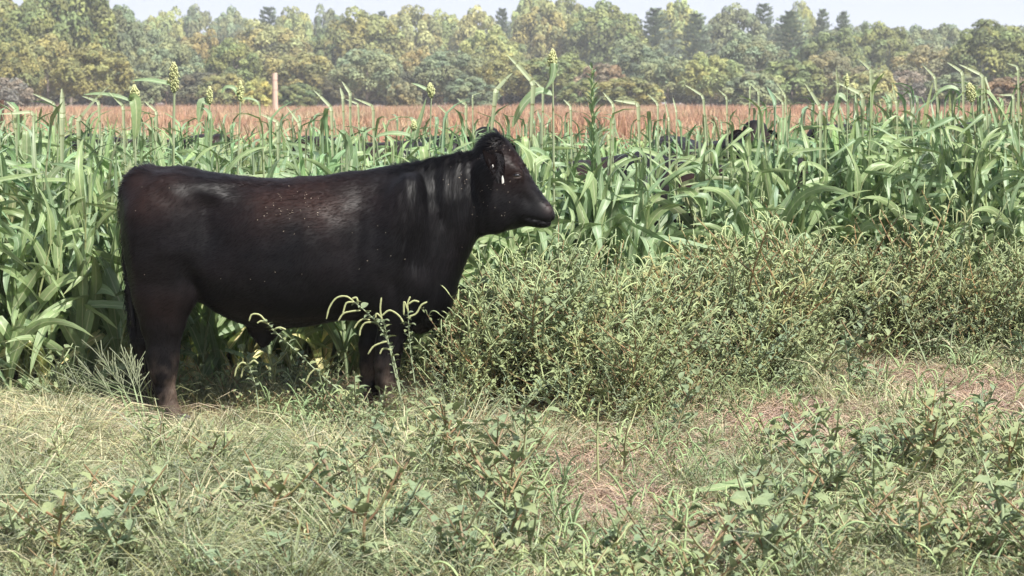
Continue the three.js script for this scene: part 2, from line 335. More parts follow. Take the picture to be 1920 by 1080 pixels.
{
  reseed(71); const spots = [];
  for (let k = 0; k < 150; k++) { const d = rr(395, 450), px = rr(-250, 2170), e = at(px, lerp(52, 70, rnd()), d); spots.push({ x: e.x, z: e.z, v: k, s: 11.5, h: (e.y + 0.4) / 11.5, ry: rr(0, 6), c: rgb(...mix3([0.12, 0.14, 0.08], [0.2, 0.19, 0.09], rnd())) }); }
  for (let k = 0; k < 90; k++) { const d = rr(215, 330), px = rr(-250, 2170), e = at(px, lerp(128, 150, rnd()), d); spots.push({ x: e.x, z: e.z, v: k, s: 6, h: (e.y + 0.4) / 6, ry: rr(0, 6), c: rgb(...mix3([0.11, 0.12, 0.065], [0.2, 0.165, 0.08], rnd())) }); }
  for (let k = 0; k < 330; k++) { const d = rr(260, 420), px = rr(-250, 2170), e = at(px, lerp(140, 165, rnd()), d); spots.push({ x: e.x, z: e.z, v: 2, s: 7, h: (e.y + 0.4) / 7, ry: rr(0, 6), c: rgb(...mix3([0.09, 0.10, 0.055], [0.16, 0.14, 0.075], rnd())) }); }
  const fm = new THREE.MeshPhysicalMaterial({ name: 'wood_mass', vertexColors: true, roughness: 0.75, specularIntensity: 0.4, transmission: 0.4, side: THREE.DoubleSide });
  scatter('distant_wood', [crowns.tree[0], crowns.tree[3], crowns.bush[1]], fm, spots, 'hazy mass of wood closing the gaps behind the separate trees', 'wood');
}
// ---------------------------------------------------------------- dry grass field between crop and wood
function stalkTuft(s, n, hLo, hHi, spread) {
  reseed(s); const mb = new MB();
  for (let k = 0; k < n; k++) {
    const x = rr(-spread, spread), z = rr(-spread, spread), h = rr(hLo, hHi), lx = gauss() * 0.12, lz = gauss() * 0.12;
    const t = rr(0.5, 1.35), c = [t, t * rr(0.88, 1.06), t * rr(0.85, 1.1)];
    ribbon(mb, [V(x, 0, z), V(x + lx * 0.4, h * 0.5, z + lz * 0.4), V(x + lx, h * 0.8, z + lz), V(x + lx * 1.7, h, z + lz * 1.7)], rr(0.012, 0.03), { prof: (v) => v < 0.6 ? 0.35 : v < 0.95 ? 1.1 : 0.2, fold: 0.2, up: V(gauss(), 0.1, gauss()), cross: [-1, 1], color: c });
    if (rnd() < 0.5) ribbon(mb, [V(x, h * 0.3, z), V(x + gauss() * 0.1, h * 0.6, z + gauss() * 0.1), V(x + gauss() * 0.25, h * 0.55, z + gauss() * 0.25)], 0.016, { prof: (v) => 1 - v * 0.8, fold: 0.2, cross: [-1, 1], up: V(0, 1, 0.1), color: c });
  }
  return mb.build();
}
{
  const tufts = [0, 1, 2, 3].map((k) => stalkTuft(600 + k, 46, 0.55, 1.0, 0.5));
  const m = new THREE.MeshPhysicalMaterial({ name: 'dry_stalks', vertexColors: true, roughness: 0.8, transmission: 0.25, side: THREE.DoubleSide });
  reseed(31); const spots = [];
  for (let k = 0; k < 26000; k++) {
    const d = 24 + 160 * Math.pow(rnd(), 1.45), px = rr(-160, 2080), e = at(px, 300, d), [, ] = [0];
    const red = clamp(0.6 + 1.6 * fbm(e.x * 0.06, d * 0.05, 4) + (d > 34 ? 0.15 : -0.45) - smooth(260, 20, px) * 0.4 + rr(-0.35, 0.35));
    const hs = (d < 36 ? 0.55 : 0.86) * (0.8 + 0.9 * Math.max(0, fbm(e.x * 0.16, d * 0.1, 7))) * rr(0.75, 1.2);
    spots.push({ x: e.x, z: -d, v: k, s: rr(0.95, 1.25), h: hs, ry: rr(0, 6.3), c: rgb(...mix3([0.45, 0.35, 0.21], [0.38, 0.215, 0.125], red)) });
  }
  scatter('dry_grass', tufts, m, spots, 'reddish tan dry grass filling the field between the crop and the wood', 'grass');
}
{
  // the wooden post, an old fence post and a thin stake at the far side of the crop
  const woodMap = dataTex(64, 256, (u, v) => { const n = 0.5 + 0.5 * N3(u * 22, v * 2.2, 3) + 0.35 * N3(u * 60, v * 6, 7); return mix3([0.34, 0.235, 0.175], [0.58, 0.43, 0.34], clamp(n)); });
  const wm = new THREE.MeshStandardMaterial({ name: 'weathered_wood', map: woodMap, roughness: 0.85, bumpMap: woodMap, bumpScale: 0.01 });
  const darkWood = new THREE.MeshStandardMaterial({ name: 'dark_wood', map: woodMap, color: rgb(0.16, 0.12, 0.1), roughness: 0.9 });
  const post = (name, label, px, topPy, d, rad, m, lean, cat = 'post') => {
    const e = at(px, topPy, d), o = thing(name, label, cat, V(e.x, 0, e.z)), H = e.y, mb = new MB(), pts = [];
    for (let k = 0; k <= 8; k++) pts.push(V(lean * k / 8 + 0.004 * gauss(), k / 8 * H - (k ? 0 : 0.15), 0.004 * gauss()));
    pts.push(V(lean, H + rad * 0.12, 0)); tube(mb, pts, (v) => v > 0.99 ? rad * 0.8 : rad * (1 - 0.08 * v), { sides: 14, u0: 0, u1: 1 });
    part('shaft', mb.build(), m, o); return o;
  };
  reseed(44);
  const p1 = post('wooden_post', 'pale weathered wooden post standing upright in the reddish field', 516, 138, 110, 0.15, wm, -0.03);
  for (const y of [2.45, 1.95]) { const mb = new MB(); { const pts = []; for (let k = 0; k <= 12; k++) { const a = k / 12 * 6.283; pts.push(V(Math.cos(a) * 0.148 - 0.025, y, Math.sin(a) * 0.148)); } tube(mb, pts, 0.007, { sides: 4, u0: 0, u1: 1, cap: false }); } part('wire', mb.build(), new THREE.MeshStandardMaterial({ name: 'rusty_wire', color: rgb(0.22, 0.15, 0.12), metalness: 0.7, roughness: 0.6 }), p1); }
  post('fence_post', 'dark old fence post at the left edge behind the crop', 2, 188, 26, 0.027, darkWood, 0.01);
  post('stake', 'thin dark stake right of the old fence post', 37, 205, 27, 0.016, darkWood, 0.01, 'stake');
}
// ---------------------------------------------------------------- sorghum
const cropMap = dataTex(256, 512, (u, v) => {
  if (u > 0.77) { const s = 0.5 + 0.5 * N3(u * 60, v * 5, 1), node = Math.pow(Math.max(0, Math.cos(v * 31)), 30); return mix3(mix3([0.30, 0.37, 0.19], [0.44, 0.50, 0.30], s), [0.17, 0.19, 0.07], node); }   // stalk
  const q = u / 0.75 * 2 - 1, a = Math.abs(q), rib = Math.exp(-Math.pow(q / 0.10, 2)) * (1 - 0.55 * v);
  const veins = 0.5 + 0.5 * Math.sin(q * 62), n = fbm(u * 9, v * 14, 2), st = N3(u * 45, v * 3, 9);
  let c = mix3([0.188, 0.276, 0.130], [0.312, 0.408, 0.235], clamp(0.5 + n * 0.9 + st * 0.25));
  c = mix3(c, [0.2, 0.29, 0.13], 0.18 * veins);
  c = mix3(c, [0.56, 0.61, 0.42], rib * 0.85);
  c = mix3(c, [0.30, 0.25, 0.10], clamp((a - 0.93) * 6) * 0.5 + clamp((v - 0.93) * 9) * 0.6);
  const sp = N3(u * 30, v * 40, 4); if (sp > 0.62) c = mix3(c, [0.2, 0.13, 0.06], 0.6);
  return c;
}, true, false);
const crop = leafMat('sorghum_leaf', cropMap, { roughness: 0.45, specularIntensity: 0.5, transmission: 0.46 });
const cropTint = [[1, 1, 1], [1.14, 1.1, 0.98], [0.88, 0.92, 0.92], [1.05, 1.0, 0.85]].map((c, k) => { const m = crop.clone(); m.name = 'sorghum_leaf_tone_' + k; m.color.setRGB(...c); return m; });
const cropPale = crop.clone(); cropPale.name = 'pale_sorghum_stalk'; cropPale.color.setRGB(1.0, 0.97, 1.05);
const dryLeaf = crop.clone(); dryLeaf.name = 'withered_sorghum_leaf'; dryLeaf.color.setRGB(3.2, 2.2, 2.0);
const headMat = new THREE.MeshPhysicalMaterial({ name: 'seed_head', vertexColors: true, roughness: 0.7, transmission: 0.1, side: THREE.DoubleSide });
const bladeProf = (v) => Math.min(1, 0.5 + v * 3.2) * Math.pow(Math.max(0, 1 - Math.pow(v, 2.1)), 0.8) + 0.012;
function arch(L, a0, bend, n, kink = 0, kinkAt = 0.5, sway = 0) {              // a blade's middle line: leaves the stalk at a0 from the upright, bends over
  const pts = [V(0, 0, 0)]; let x = 0, y = 0, z = 0;
  for (let k = 1; k <= n; k++) { const s = k / n, a = a0 + bend * Math.pow(s, 1.7) + kink * smooth(kinkAt - 0.05, kinkAt + 0.05, s); x += Math.sin(a) * L / n; y += Math.cos(a) * L / n; z += sway * s * L / n; pts.push(V(x, y, z)); }
  return pts;
}
reseed(77);
const bladeGeo = [];
for (let k = 0; k < 34; k++) {
  const mb = new MB(), L = rr(0.34, 0.74), kink = rnd() < 0.55 ? rr(0.8, 2.2) : 0;
  ribbon(mb, arch(L, rr(0.05, 0.75), rr(0.3, 2.1) * (kink ? 0.35 : 1), 13, kink, rr(0.25, 0.65), gauss() * 0.5), rr(0.036, 0.074), { prof: bladeProf, fold: rr(0.1, 0.42), cross: [-1, -0.5, 0, 0.5, 1], twist: gauss() * 2.6, wave: rr(0.03, 0.08), ph: rr(0, 6), up: V(gauss() * 0.6, 1, gauss() * 0.6) });
  bladeGeo.push(mb.build());
}
const stalkGeo = (H, lean, r = 0.0085) => { const mb = new MB(); tube(mb, curve([V(0, -0.03, 0), V(lean * 0.3, H * 0.4, lean * 0.1), V(lean * 0.7, H * 0.75, lean * 0.2), V(lean, H, lean * 0.3)], 9), (v) => r * (1 - 0.55 * v), { sides: 6 }); return mb.build(); };
function makeSorghum(s, label, group) {                                        // a leafy plant without a head; every blade a part
  reseed(s);
  const o = new THREE.Group(), H = rr(0.80, 1.05), lean = gauss() * 0.16, n = 14 + Math.floor(rr(0, 4)), az0 = rr(0, 6.28), bare = s % 2 === 0 ? rr(0.12, 0.44) : 0;
  part('stalk', stalkGeo(H + bare, lean * (1 + bare)), cropTint[s % 4], o);
  if (bare) { o.userData.bare = true; const lb = new MB(), q = rr(-1, 1), f = rr(0.8, 1.9); ribbon(lb, [V(0, -0.14, 0), V(0.006, -0.02, 0), V(0.02, 0.02, 0.01 * q), V(0.02 + 0.06 * Math.sin(f), 0.02 + 0.06 * Math.cos(f), 0.03 * q), V(0.02 + 0.16 * Math.sin(f), 0.02 + 0.16 * Math.cos(f + 0.2), 0.08 * q)], 0.034, { prof: (v) => Math.min(1, 0.34 + v * 0.9) * Math.pow(Math.max(0, 1 - Math.pow(v, 2.6)), 0.8) + 0.01, fold: 0.5, cross: [-1, -0.5, 0, 0.5, 1] }); const l = part('leaf', lb.build(), cropTint[(s + 1) % 4], o); l.position.set(lean * (1 + bare), H + bare, lean * (1 + bare) * 0.3); l.rotation.y = rr(0, 6.28); }
  for (let k = 0; k < n; k++) {
    const v = (k + 0.6) / n, y = H * (0.03 + 0.97 * v), g = pick(bladeGeo), m = v < 0.2 && rnd() < 0.25 ? dryLeaf : cropTint[(s + (rnd() < 0.25 ? 1 : 0)) % 4];
    if (m === dryLeaf) o.userData.dry = true; const l = part('leaf', g, m, o); l.position.set(lean * Math.pow(v, 1.4), y, lean * 0.3 * v); l.rotation.y = az0 + k * Math.PI + gauss() * 1.5; l.rotation.x = gauss() * 0.35; const sc = 0.72 + 0.4 * Math.sin(Math.PI * Math.min(1, v + 0.15)); l.scale.setScalar(sc); if (v > 0.8) l.rotation.z = 0.35;
  }
  return tag(o, label, 'plant', group);
}
function flatten(o) {                                                          // one geometry of a plant, for the mass of the crop
  o.updateMatrixWorld(true); const gs = [];
  o.traverse((c) => { if (c.isMesh) { const g = c.geometry.clone(); g.applyMatrix4(c.matrixWorld); for (const n of Object.keys(g.attributes)) if (!['position', 'normal', 'uv'].includes(n)) g.deleteAttribute(n); gs.push(g); } });
  return mergeGeometries(gs);
}
const protoSorghum = []; for (let k = 0; k < 12; k++) protoSorghum.push(makeSorghum(810 + k));
const isCow = (x, z) => x > -2.05 && x < 0.35 && z > -11.62 && z < -10.5;
const HERD = [[1150, 15.6, 70], [1300, 15.4, 60], [1415, 18.6, 50], [1760, 19.5, 60], [745, 20.2, 60], [921, 17.2, 20]];   // where cattle stand among the plants, which are trodden before them
const tallness = (px) => 1.06 + 0.14 * smooth(1250, 1750, px) + 0.05 * smooth(300, 0, px);
{
  reseed(91); const spots = [], front = [];
  const zFar = 24;
  for (let d = 11; d < zFar; d += 0.16) for (let x = -6.2; x < 6.2; x += 0.17) {
    const X = x + rr(-0.09, 0.09), Z = -d - rr(0, 0.15), e = edgeDepth(X), [px] = seen(X, 1, Z);
    if (-Z < e || Math.abs(px - 960) > 1250 || isCow(X, Z)) continue;
    if (-Z > 17 && rnd() < 0.25) continue;
    const trod = HERD.some(([hx, hd, hw]) => Math.abs(px - hx) < hw && -Z < hd + 0.35 && -Z > hd - 2.6);
    if (HERD.some(([hx, hd]) => Math.abs(px - hx) < 75 && Math.abs(-Z - hd) < 0.3)) continue;
    const s = { x: X, z: Z, v: trod ? 1 + 2 * Math.floor(rr(0, 6)) : Math.floor(rr(0, 12)), s: (trod ? 0.58 : 1) * tallness(px) * rr(0.82, 1.14) * (1 - 0.05 * smooth(14, 19, d) * (1 - smooth(1250, 1750, px))), ry: rr(0, 6.28), rx: gauss() * 0.09, rz: gauss() * 0.09, c: rgb(...[1, 1, 1].map((q) => q * rr(0.9, 1.12))) };
    if (-Z < e + 0.55 && Math.abs(px - 960) < 1010) front.push({ ...s, px, e: -Z - e }); else spots.push(s);
  }
  front.sort((a, b) => a.e - b.e);
  const REG = [[70, 'broad leaved sorghum at the crop edge beside the left picture edge', 'sorghum plants at the left picture edge'], [230, 'broad leaved sorghum at the crop edge close behind the cow\'s rump', 'sorghum plants close to the rump'], [430, 'sorghum plant behind the cow\'s hind quarters', 'sorghum plants behind the hind quarters'], [690, 'sorghum plant behind the cow\'s barrel, showing over back and under belly', 'sorghum plants behind the barrel'], [900, 'sorghum plant behind the cow\'s shoulder and neck', 'sorghum plants behind the shoulder'], [1060, 'sorghum plant around the cow\'s muzzle and throat', 'sorghum plants around the muzzle'], [1300, 'sorghum plant right of the muzzle, behind the thicket\'s left end', 'sorghum plants right of the muzzle'], [1600, 'sorghum plant behind the middle of the pigweed thicket', 'sorghum plants behind the thicket\'s middle'], [1e9, 'sorghum plant behind the tall right end of the pigweed thicket', 'sorghum plants behind the thicket\'s right end']];
  let n = 0;
  for (const f of front) {
    if (n >= 225) { spots.push(f); continue; }
    n++;
    const r = REG.find((q) => f.px < q[0]), o = protoSorghum[f.v].clone();
    const { dry, bare } = o.userData, look = dry && bare ? ', withered leaf, kinked top' : dry ? ', with a withered leaf' : bare ? ', with a kinked top' : '';
    o.userData = {}; o.name = numbered('sorghum_plant'); tag(o, r[1] + look, 'plant', r[2] + look); o.position.set(f.x, 0, f.z); o.rotation.set(f.rx, f.ry, f.rz); o.scale.setScalar(f.s); scene.add(o);
  }
  scatter('sorghum_crop', protoSorghum.map(flatten), cropTint, spots, 'dense green sorghum crop filling the field behind the front rows', 'crop');
}
// stalks that stand clear above the crop
function seedHead(s, L, R) {
  reseed(s); const mb = new MB();
  const N = 170, c0 = [0.27, 0.31, 0.14], c1 = [0.46, 0.45, 0.21];
  for (let k = 0; k < N; k++) {                                                // little grains on short upright branches
    const v = Math.pow(k / N, 0.9), a = k * 2.39996, rad = R * Math.pow(Math.sin(Math.PI * lerp(0.12, 0.97, v)), 0.75) * rr(0.5, 1.3), y = L * (v + rr(-0.03, 0.05)), g = rr(0.0042, 0.0068), c = mix3(c0, c1, clamp(rr(-0.1, 0.7) + v * 0.4));
    const x = Math.cos(a) * rad, z = Math.sin(a) * rad, b = mb.n;
    mb.v(x, y + g * 1.7, z, 0, 0, c); mb.v(x, y - g * 1.5, z, 0, 0, c); for (let q = 0; q < 4; q++) mb.v(x + Math.cos(q * 1.571 + a) * g, y, z + Math.sin(q * 1.571 + a) * g, 0, 0, c);
    for (let q = 0; q < 4; q++) { mb.t(b, b + 2 + (q + 1) % 4, b + 2 + q); mb.t(b + 1, b + 2 + q, b + 2 + (q + 1) % 4); }
    if (k % 6 === 0) tube(mb, [V(0, y - L * 0.12, 0), V(x * 0.6, y - L * 0.03, z * 0.6), V(x, y, z)], 0.0014, { sides: 3, color: c0, cap: false });
  }
  tube(mb, [V(0, -0.02, 0), V(0, L * 0.5, 0), V(0, L * 0.95, 0)], 0.003, { sides: 5, color: c0 });
  return mb.build();
}
function tallStalk({ d: d0, base, top, leaves = [], head, r = 0.009, label, group, tone = 0 }) {   // base x, top [px,py], leaves: lists of [px,py,towards] points as the photograph shows them
  const d = Math.max(d0, edgeDepth(at(base, 620, d0).x) + 0.3), b = at(base, 620, d), t = at(top[0], top[1], d), o = thing('tall_sorghum', label, 'plant', V(b.x, 0, -d), 0, group);
  const T = V(t.x - b.x, t.y, 0), mb = new MB();
  tube(mb, curve([V(0, -0.03, 0), V(T.x * 0.15, T.y * 0.35, 0.01), V(T.x * 0.55, T.y * 0.75, -0.01), T], 12), (v) => r * (1 - 0.45 * v), { sides: 7 });
  part('stalk', mb.build(), cropPale, o);
  for (const L of leaves) {
    const pts = L.p.map(([x, y, dz = 0]) => { const q = at(x, y, d); return V(q.x - b.x, q.y, dz); });
    const lb = new MB(); ribbon(lb, L.stiff ? bent(pts, 5) : curve(pts, 14), L.w ?? 0.05, { prof: L.prof ?? bladeProf, fold: L.fold ?? 0.45, cross: [-1, -0.5, 0, 0.5, 1], up: L.up ? V(...L.up) : V(0.15, 0.75, 0.65), twist: L.twist ?? 0.3, wave: 0.03, u0: L.stiff ? 0.8 : 0, u1: L.stiff ? 0.95 : 0.75 });
    part('leaf', lb.build(), L.stiff ? cropPale : cropTint[L.tone ?? tone], o);
  }
  if (head) { const h = part('seed_head', seedHead(Math.round(base) + 3, head[0], head[1] * 0.8), headMat, o); h.position.copy(T); h.position.y -= 0.02; h.rotation.z = head[2] || 0; }
  return o;
}
tallStalk({ d: 12.4, base: 322, top: [327, 166], r: 0.013, head: [0.165, 0.032], leaves: [{ p: [[324, 160], [300, 154], [270, 150], [245, 152]], w: 0.035 }], label: 'tallest sorghum stalk on the left, large green seed head above the rump' });
tallStalk({ d: 13.2, base: 258, top: [252, 186], r: 0.009, head: [0.10, 0.03], leaves: [{ p: [[248, 190, 0.02], [255, 186, 0.05], [259, 210, 0.06], [257, 246, 0.05], [254, 262, 0.04]], w: 0.075, up: [0, 0, 1], fold: 0.2, tone: 1 }, { p: [[246, 190], [215, 180], [180, 176], [155, 178]], w: 0.03 }], label: 'sorghum stalk with yellow seed head and a broad hanging leaf, on the left' });
tallStalk({ d: 13.6, base: 396, top: [393, 188], head: [0.10, 0.022], leaves: [{ p: [[393, 196], [380, 192], [374, 212], [372, 232]], w: 0.06 }], label: 'sorghum stalk with a slim green seed head, right of the tallest one on the left' });
tallStalk({ d: 13.2, base: 442, top: [451, 182], head: [0.11, 0.021], leaves: [{ p: [[449, 182], [438, 166], [424, 164], [414, 176]], w: 0.035 }, { p: [[452, 186], [470, 186], [484, 194], [488, 230]], w: 0.022 }], label: 'sorghum stalk with a slim seed head left of the wooden post' });
tallStalk({ d: 14.2, base: 800, top: [809, 176], head: [0.085, 0.026, 0.1], r: 0.008, leaves: [{ p: [[805, 172], [795, 166], [783, 160], [772, 156]], w: 0.03 }], label: 'sorghum stalk with a short yellow seed head above the cow\'s neck' });
tallStalk({ d: 11.95, base: 1040, top: [1036, 122], r: 0.0095, head: [0.105, 0.027], leaves: [{ p: [[1034, 150], [1040, 118, 0.03], [1036, 146, 0.04], [1022, 168, 0.05]], w: 0.045 }, { p: [[1036, 178], [1010, 172], [982, 196], [966, 225], [960, 240]], w: 0.055 }], label: 'tallest sorghum stalk of all, yellow green seed head right of the cow\'s head' });
tallStalk({ d: 13.4, base: 1588, top: [1588, 156], r: 0.007, head: [0.075, 0.012], leaves: [{ p: [[1588, 190], [1574, 180], [1566, 205], [1560, 212]], w: 0.05 }], label: 'sorghum stalk with a thin closed green seed head right of the middle' });
tallStalk({ d: 12.9, base: 1842, top: [1822, 184], r: 0.011, head: [0.115, 0.036, 0.16], leaves: [{ p: [[1826, 182], [1846, 172], [1870, 196], [1895, 238]], w: 0.05, tone: 1 }, { p: [[1800, 170], [1780, 164], [1758, 174], [1744, 196]], w: 0.035 }], label: 'sorghum stalk with a full yellow seed head near the right edge' });
tallStalk({ d: 14.0, base: 822, top: [776, 238], r: 0.007, head: [0.06, 0.02], leaves: [{ p: [[777, 262], [780, 246], [788, 225], [800, 182]], w: 0.05 }, { p: [[775, 256], [740, 250], [710, 255], [705, 259]], w: 0.035 }], label: 'short sorghum stalk with a small half hidden seed head above the cow\'s withers' });
{
  // flag leaves that rise stiffly and break over at a kink
  const K = [   // stalk foot px, stalk end, kink, tip, metres, width
    [112, 346, 340, [118, 215], [113, 165], 12.2, 0.05], [108, 0, 0, [103, 195], [60, 175], 14, 0.03], [66, 0, 0, [64, 212], [2, 214], 13, 0.035], [196, 0, 0, [186, 192], [150, 180], 13.4, 0.03],
    [150, 0, 0, [148, 222], [208, 160], 12.8, 0.045], [238, 0, 0, [232, 200], [204, 172], 13.2, 0.03], [290, 0, 0, [294, 210], [270, 190], 14, 0.028], [520, 0, 0, [522, 230], [488, 214], 13.2, 0.035],
    [564, 0, 0, [562, 232], [535, 200], 13.6, 0.03], [628, 0, 0, [622, 202], [586, 168], 13.4, 0.034], [656, 0, 0, [657, 176], [640, 152], 13.2, 0.03], [650, 0, 0, [643, 182], [636, 164], 14.0, 0.03], [704, 0, 0, [700, 200], [664, 184], 13.2, 0.03],
    [680, 0, 0, [672, 196], [648, 186], 14.5, 0.025], [888, 0, 0, [886, 180], [908, 172], 14, 0.02], [872, 0, 0, [874, 198], [856, 184], 13.6, 0.03], [900, 0, 0, [930, 170], [962, 136], 12.3, 0.045],
    [984, 0, 0, [1000, 154], [948, 100], 12.2, 0.045], [1014, 0, 0, [1018, 168], [1000, 150], 13.0, 0.026], [1075, 0, 0, [1070, 200], [1056, 186], 13.4, 0.025], [1205, 0, 0, [1196, 196], [1150, 188], 13.4, 0.04],
    [1236, 0, 0, [1233, 194], [1214, 175], 14.2, 0.024], [1258, 0, 0, [1254, 220], [1246, 186], 14.4, 0.022], [1270, 0, 0, [1268, 206], [1262, 182], 14.8, 0.022], [1342, 0, 0, [1318, 180], [1282, 158], 14.2, 0.028],
    [1400, 0, 0, [1406, 162], [1402, 150], 13.8, 0.024], [1424, 0, 0, [1422, 172], [1408, 160], 14.2, 0.024], [1468, 0, 0, [1468, 192], [1446, 172], 14.2, 0.028], [1484, 0, 0, [1472, 178], [1454, 154], 14.2, 0.022],
    [1536, 0, 0, [1538, 200], [1508, 155], 13.2, 0.04], [1578, 0, 0, [1570, 156], [1566, 126], 14.0, 0.026], [1616, 0, 0, [1617, 178], [1562, 152], 13.4, 0.045], [1640, 0, 0, [1632, 132], [1606, 110], 13.4, 0.04],
    [1690, 0, 0, [1680, 190], [1672, 154], 13.6, 0.03], [1776, 0, 0, [1752, 144], [1730, 122], 13.6, 0.03], [1812, 0, 0, [1804, 136], [1774, 116], 13.4, 0.036], [1836, 0, 0, [1842, 142], [1798, 120], 13.4, 0.04],
    [1862, 0, 0, [1846, 144], [1858, 180], 13.6, 0.03], [1912, 0, 0, [1908, 126], [1890, 118], 13.6, 0.026], [1896, 0, 0, [1900, 180], [1872, 178], 13.2, 0.03], [36, 0, 0, [30, 206], [12, 190], 13.0, 0.03], [1148, 0, 0, [1150, 196], [1130, 172], 13.8, 0.028],
    [842, 0, 0, [838, 214], [820, 196], 14.2, 0.024], [1368, 0, 0, [1362, 182], [1346, 168], 14.6, 0.022],
  ];
  const BY = [[90, 'at the left edge'], [170, 'left of the hanging broad leaf'], [270, 'beside the hanging broad leaf'], [420, 'right of the tallest left seed head'], [545, 'below the wooden post'], [640, 'right of the wooden post'], [720, 'below the large dark olive crown'], [860, 'above the cow\'s withers'], [960, 'above the cow\'s poll'], [1060, 'beside the tallest seed head stalk'], [1180, 'beside the tall leafy weed'], [1300, 'before the reddish field in the middle'], [1440, 'above the cow facing this way'], [1560, 'left of the thin closed seed head'], [1660, 'right of the thin closed seed head'], [1790, 'left of the full yellow seed head'], [9999, 'beside the full yellow seed head']];
  const ORD = ['first', 'second', 'third', 'fourth', 'fifth', 'sixth'], cell = (x) => BY.findIndex((q) => x < q[0]), xs = K.map((q) => q[3][0]).sort((a, b) => a - b);
  const kinkLabel = (x) => { const c = cell(x), same = xs.filter((q) => cell(q) === c); return 'kinked sorghum stalk ' + BY[c][1] + (same.length > 1 ? ', ' + ORD[same.indexOf(x)] + ' from left' : ''); };
  reseed(123); K.forEach(([foot, , , k, tip, d, w], i) => {
    const stem = lerp(foot, k[0], 0.72), y0 = k[1] + rr(60, 110), dz = gauss() * 0.06;
    tallStalk({ d, base: foot, top: [lerp(foot, k[0], 0.78), k[1] + rr(22, 40)], r: rr(0.006, 0.0085), tone: i % 4,
      leaves: [{ p: [[stem, y0, 0], [lerp(stem, k[0], 0.6), lerp(y0, k[1], 0.6), 0.01], [lerp(stem, k[0], 0.93), lerp(y0, k[1], 0.93), 0.01], [lerp(k[0], tip[0], 0.08), k[1] - 1, dz * 0.2], [lerp(k[0], tip[0], 0.6), lerp(k[1], tip[1], 0.6), dz * 0.7], [tip[0], tip[1], dz]], w: w * 0.95, stiff: true, fold: 0.6, prof: (v) => Math.min(1, 0.34 + v * 0.9) * Math.pow(Math.max(0, 1 - Math.pow(v, 2.6)), 0.8) + 0.01 },
        { p: [[stem, y0 + 60, 0], [stem + rr(-14, 14), y0 + 24, 0.04], [stem + rr(-40, 40), y0 + 8, 0.1], [stem + rr(-70, 70), y0 + 50, 0.16]], w: 0.05 }, { p: [[stem, y0 + 90, 0], [stem + rr(-20, 20), y0 + 50, -0.04], [stem + rr(-50, 50), y0 + 40, -0.1], [stem + rr(-80, 80), y0 + 96, -0.12]], w: 0.06 }],
      label: kinkLabel(k[0]), group: 'sorghum stalks with kinked flag leaves' });
  });
  // the leafy tall weed among the stalks, right of the head
  const d = 12.5, b = at(1114, 620, d), o = thing('tall_weed', 'tall leafy weed with narrow whorled leaves rising above the crop right of the cow', 'plant', V(b.x, 0, -d)), mb = new MB(), t = at(1110, 128, d);
  tube(mb, curve([V(0, -0.02, 0), V(0.03, 0.6, 0), V(-0.01, 1.3, 0), V(t.x - b.x, t.y, 0)], 12), (v) => 0.009 * (1 - 0.6 * v), { sides: 6 }); part('stem', mb.build(), cropTint[1], o);
  reseed(55);
  for (let k = 0; k < 84; k++) { const v = lerp(0.42, 1, k / 83), y = t.y * v, a = k * 2.4, L = lerp(0.22, 0.07, (v - 0.42) / 0.58) * rr(0.8, 1.2), lb = new MB(); ribbon(lb, arch(L, rr(0.3, 0.7), rr(0.5, 1.2), 6), L * 0.19, { cross: [-1, 0, 1], fold: 0.3 }); const l = part('leaf', lb.build(), cropTint[2], o); l.position.set((t.x - b.x) * v * v, y, 0); l.rotation.y = a; }
}
// ---------------------------------------------------------------- weeds and grass in front of the crop
const weedMap = dataTex(256, 256, (u, v) => {
  if (u > 0.89) { const s = 0.5 + 0.5 * N3(u * 90, v * 40, 1); return mix3([0.25, 0.31, 0.18], [0.36, 0.41, 0.26], s); }             // flower spikes
  if (u > 0.77) { const s = 0.5 + 0.5 * N3(u * 70, v * 6, 1), red = smooth(0.35, 0.7, 0.5 + N3(v * 4, 3.3, 2)); return mix3(mix3([0.15, 0.17, 0.075], [0.23, 0.25, 0.12], s), mix3([0.20, 0.11, 0.08], [0.30, 0.18, 0.13], s), 0.25 + 0.6 * red); }  // stems
  const q = u / 0.75 * 2 - 1, rib = Math.exp(-Math.pow(q / 0.06, 2)), vein = Math.pow(Math.max(0, Math.cos((v * 9 - Math.abs(q) * 2.2) * 6.283)), 12) * 0.5, n = fbm(u * 8, v * 8, 3);
  let c = mix3([0.135, 0.175, 0.090], [0.215, 0.252, 0.150], clamp(0.5 + n));
  c = mix3(c, [0.24, 0.28, 0.17], Math.max(rib * 0.7, vein * 0.5));
  return mix3(c, [0.30, 0.25, 0.12], clamp((Math.abs(q) - 0.9) * 6) * 0.35);
}, true, false);
const weed = leafMat('weed_leaf', weedMap, { roughness: 0.6, specularIntensity: 0.35, transmission: 0.3 });
const weedTint = [[1, 1, 1], [1.18, 1.1, 0.9], [0.85, 0.95, 0.95], [1.3, 1.15, 0.95]].map((c, k) => { const m = weed.clone(); m.name = 'weed_tone_' + k; m.color.setRGB(...c); return m; });
function ovate(mb, o, dir, up, L, W, droop = 0.4, n = 3) {                     // a small pointed leaf on a short stalk
  const pts = [], D = dir.clone().normalize(), y0 = D.y;
  let p = o.clone(); pts.push(p.clone());
  for (let k = 0; k < n; k++) { p = p.clone().addScaledVector(D, L / n); pts.push(p); D.y -= droop / n * 1.6; D.normalize(); }
  ribbon(mb, pts, W, { prof: (v) => v < 0.01 ? 0.1 : v > 0.99 ? 0.06 : Math.pow(Math.sin(Math.PI * Math.pow(v, 0.8)), 0.75), fold: 0.45, up, cross: [-1, 0, 1], twist: gauss() * 0.3 });
}
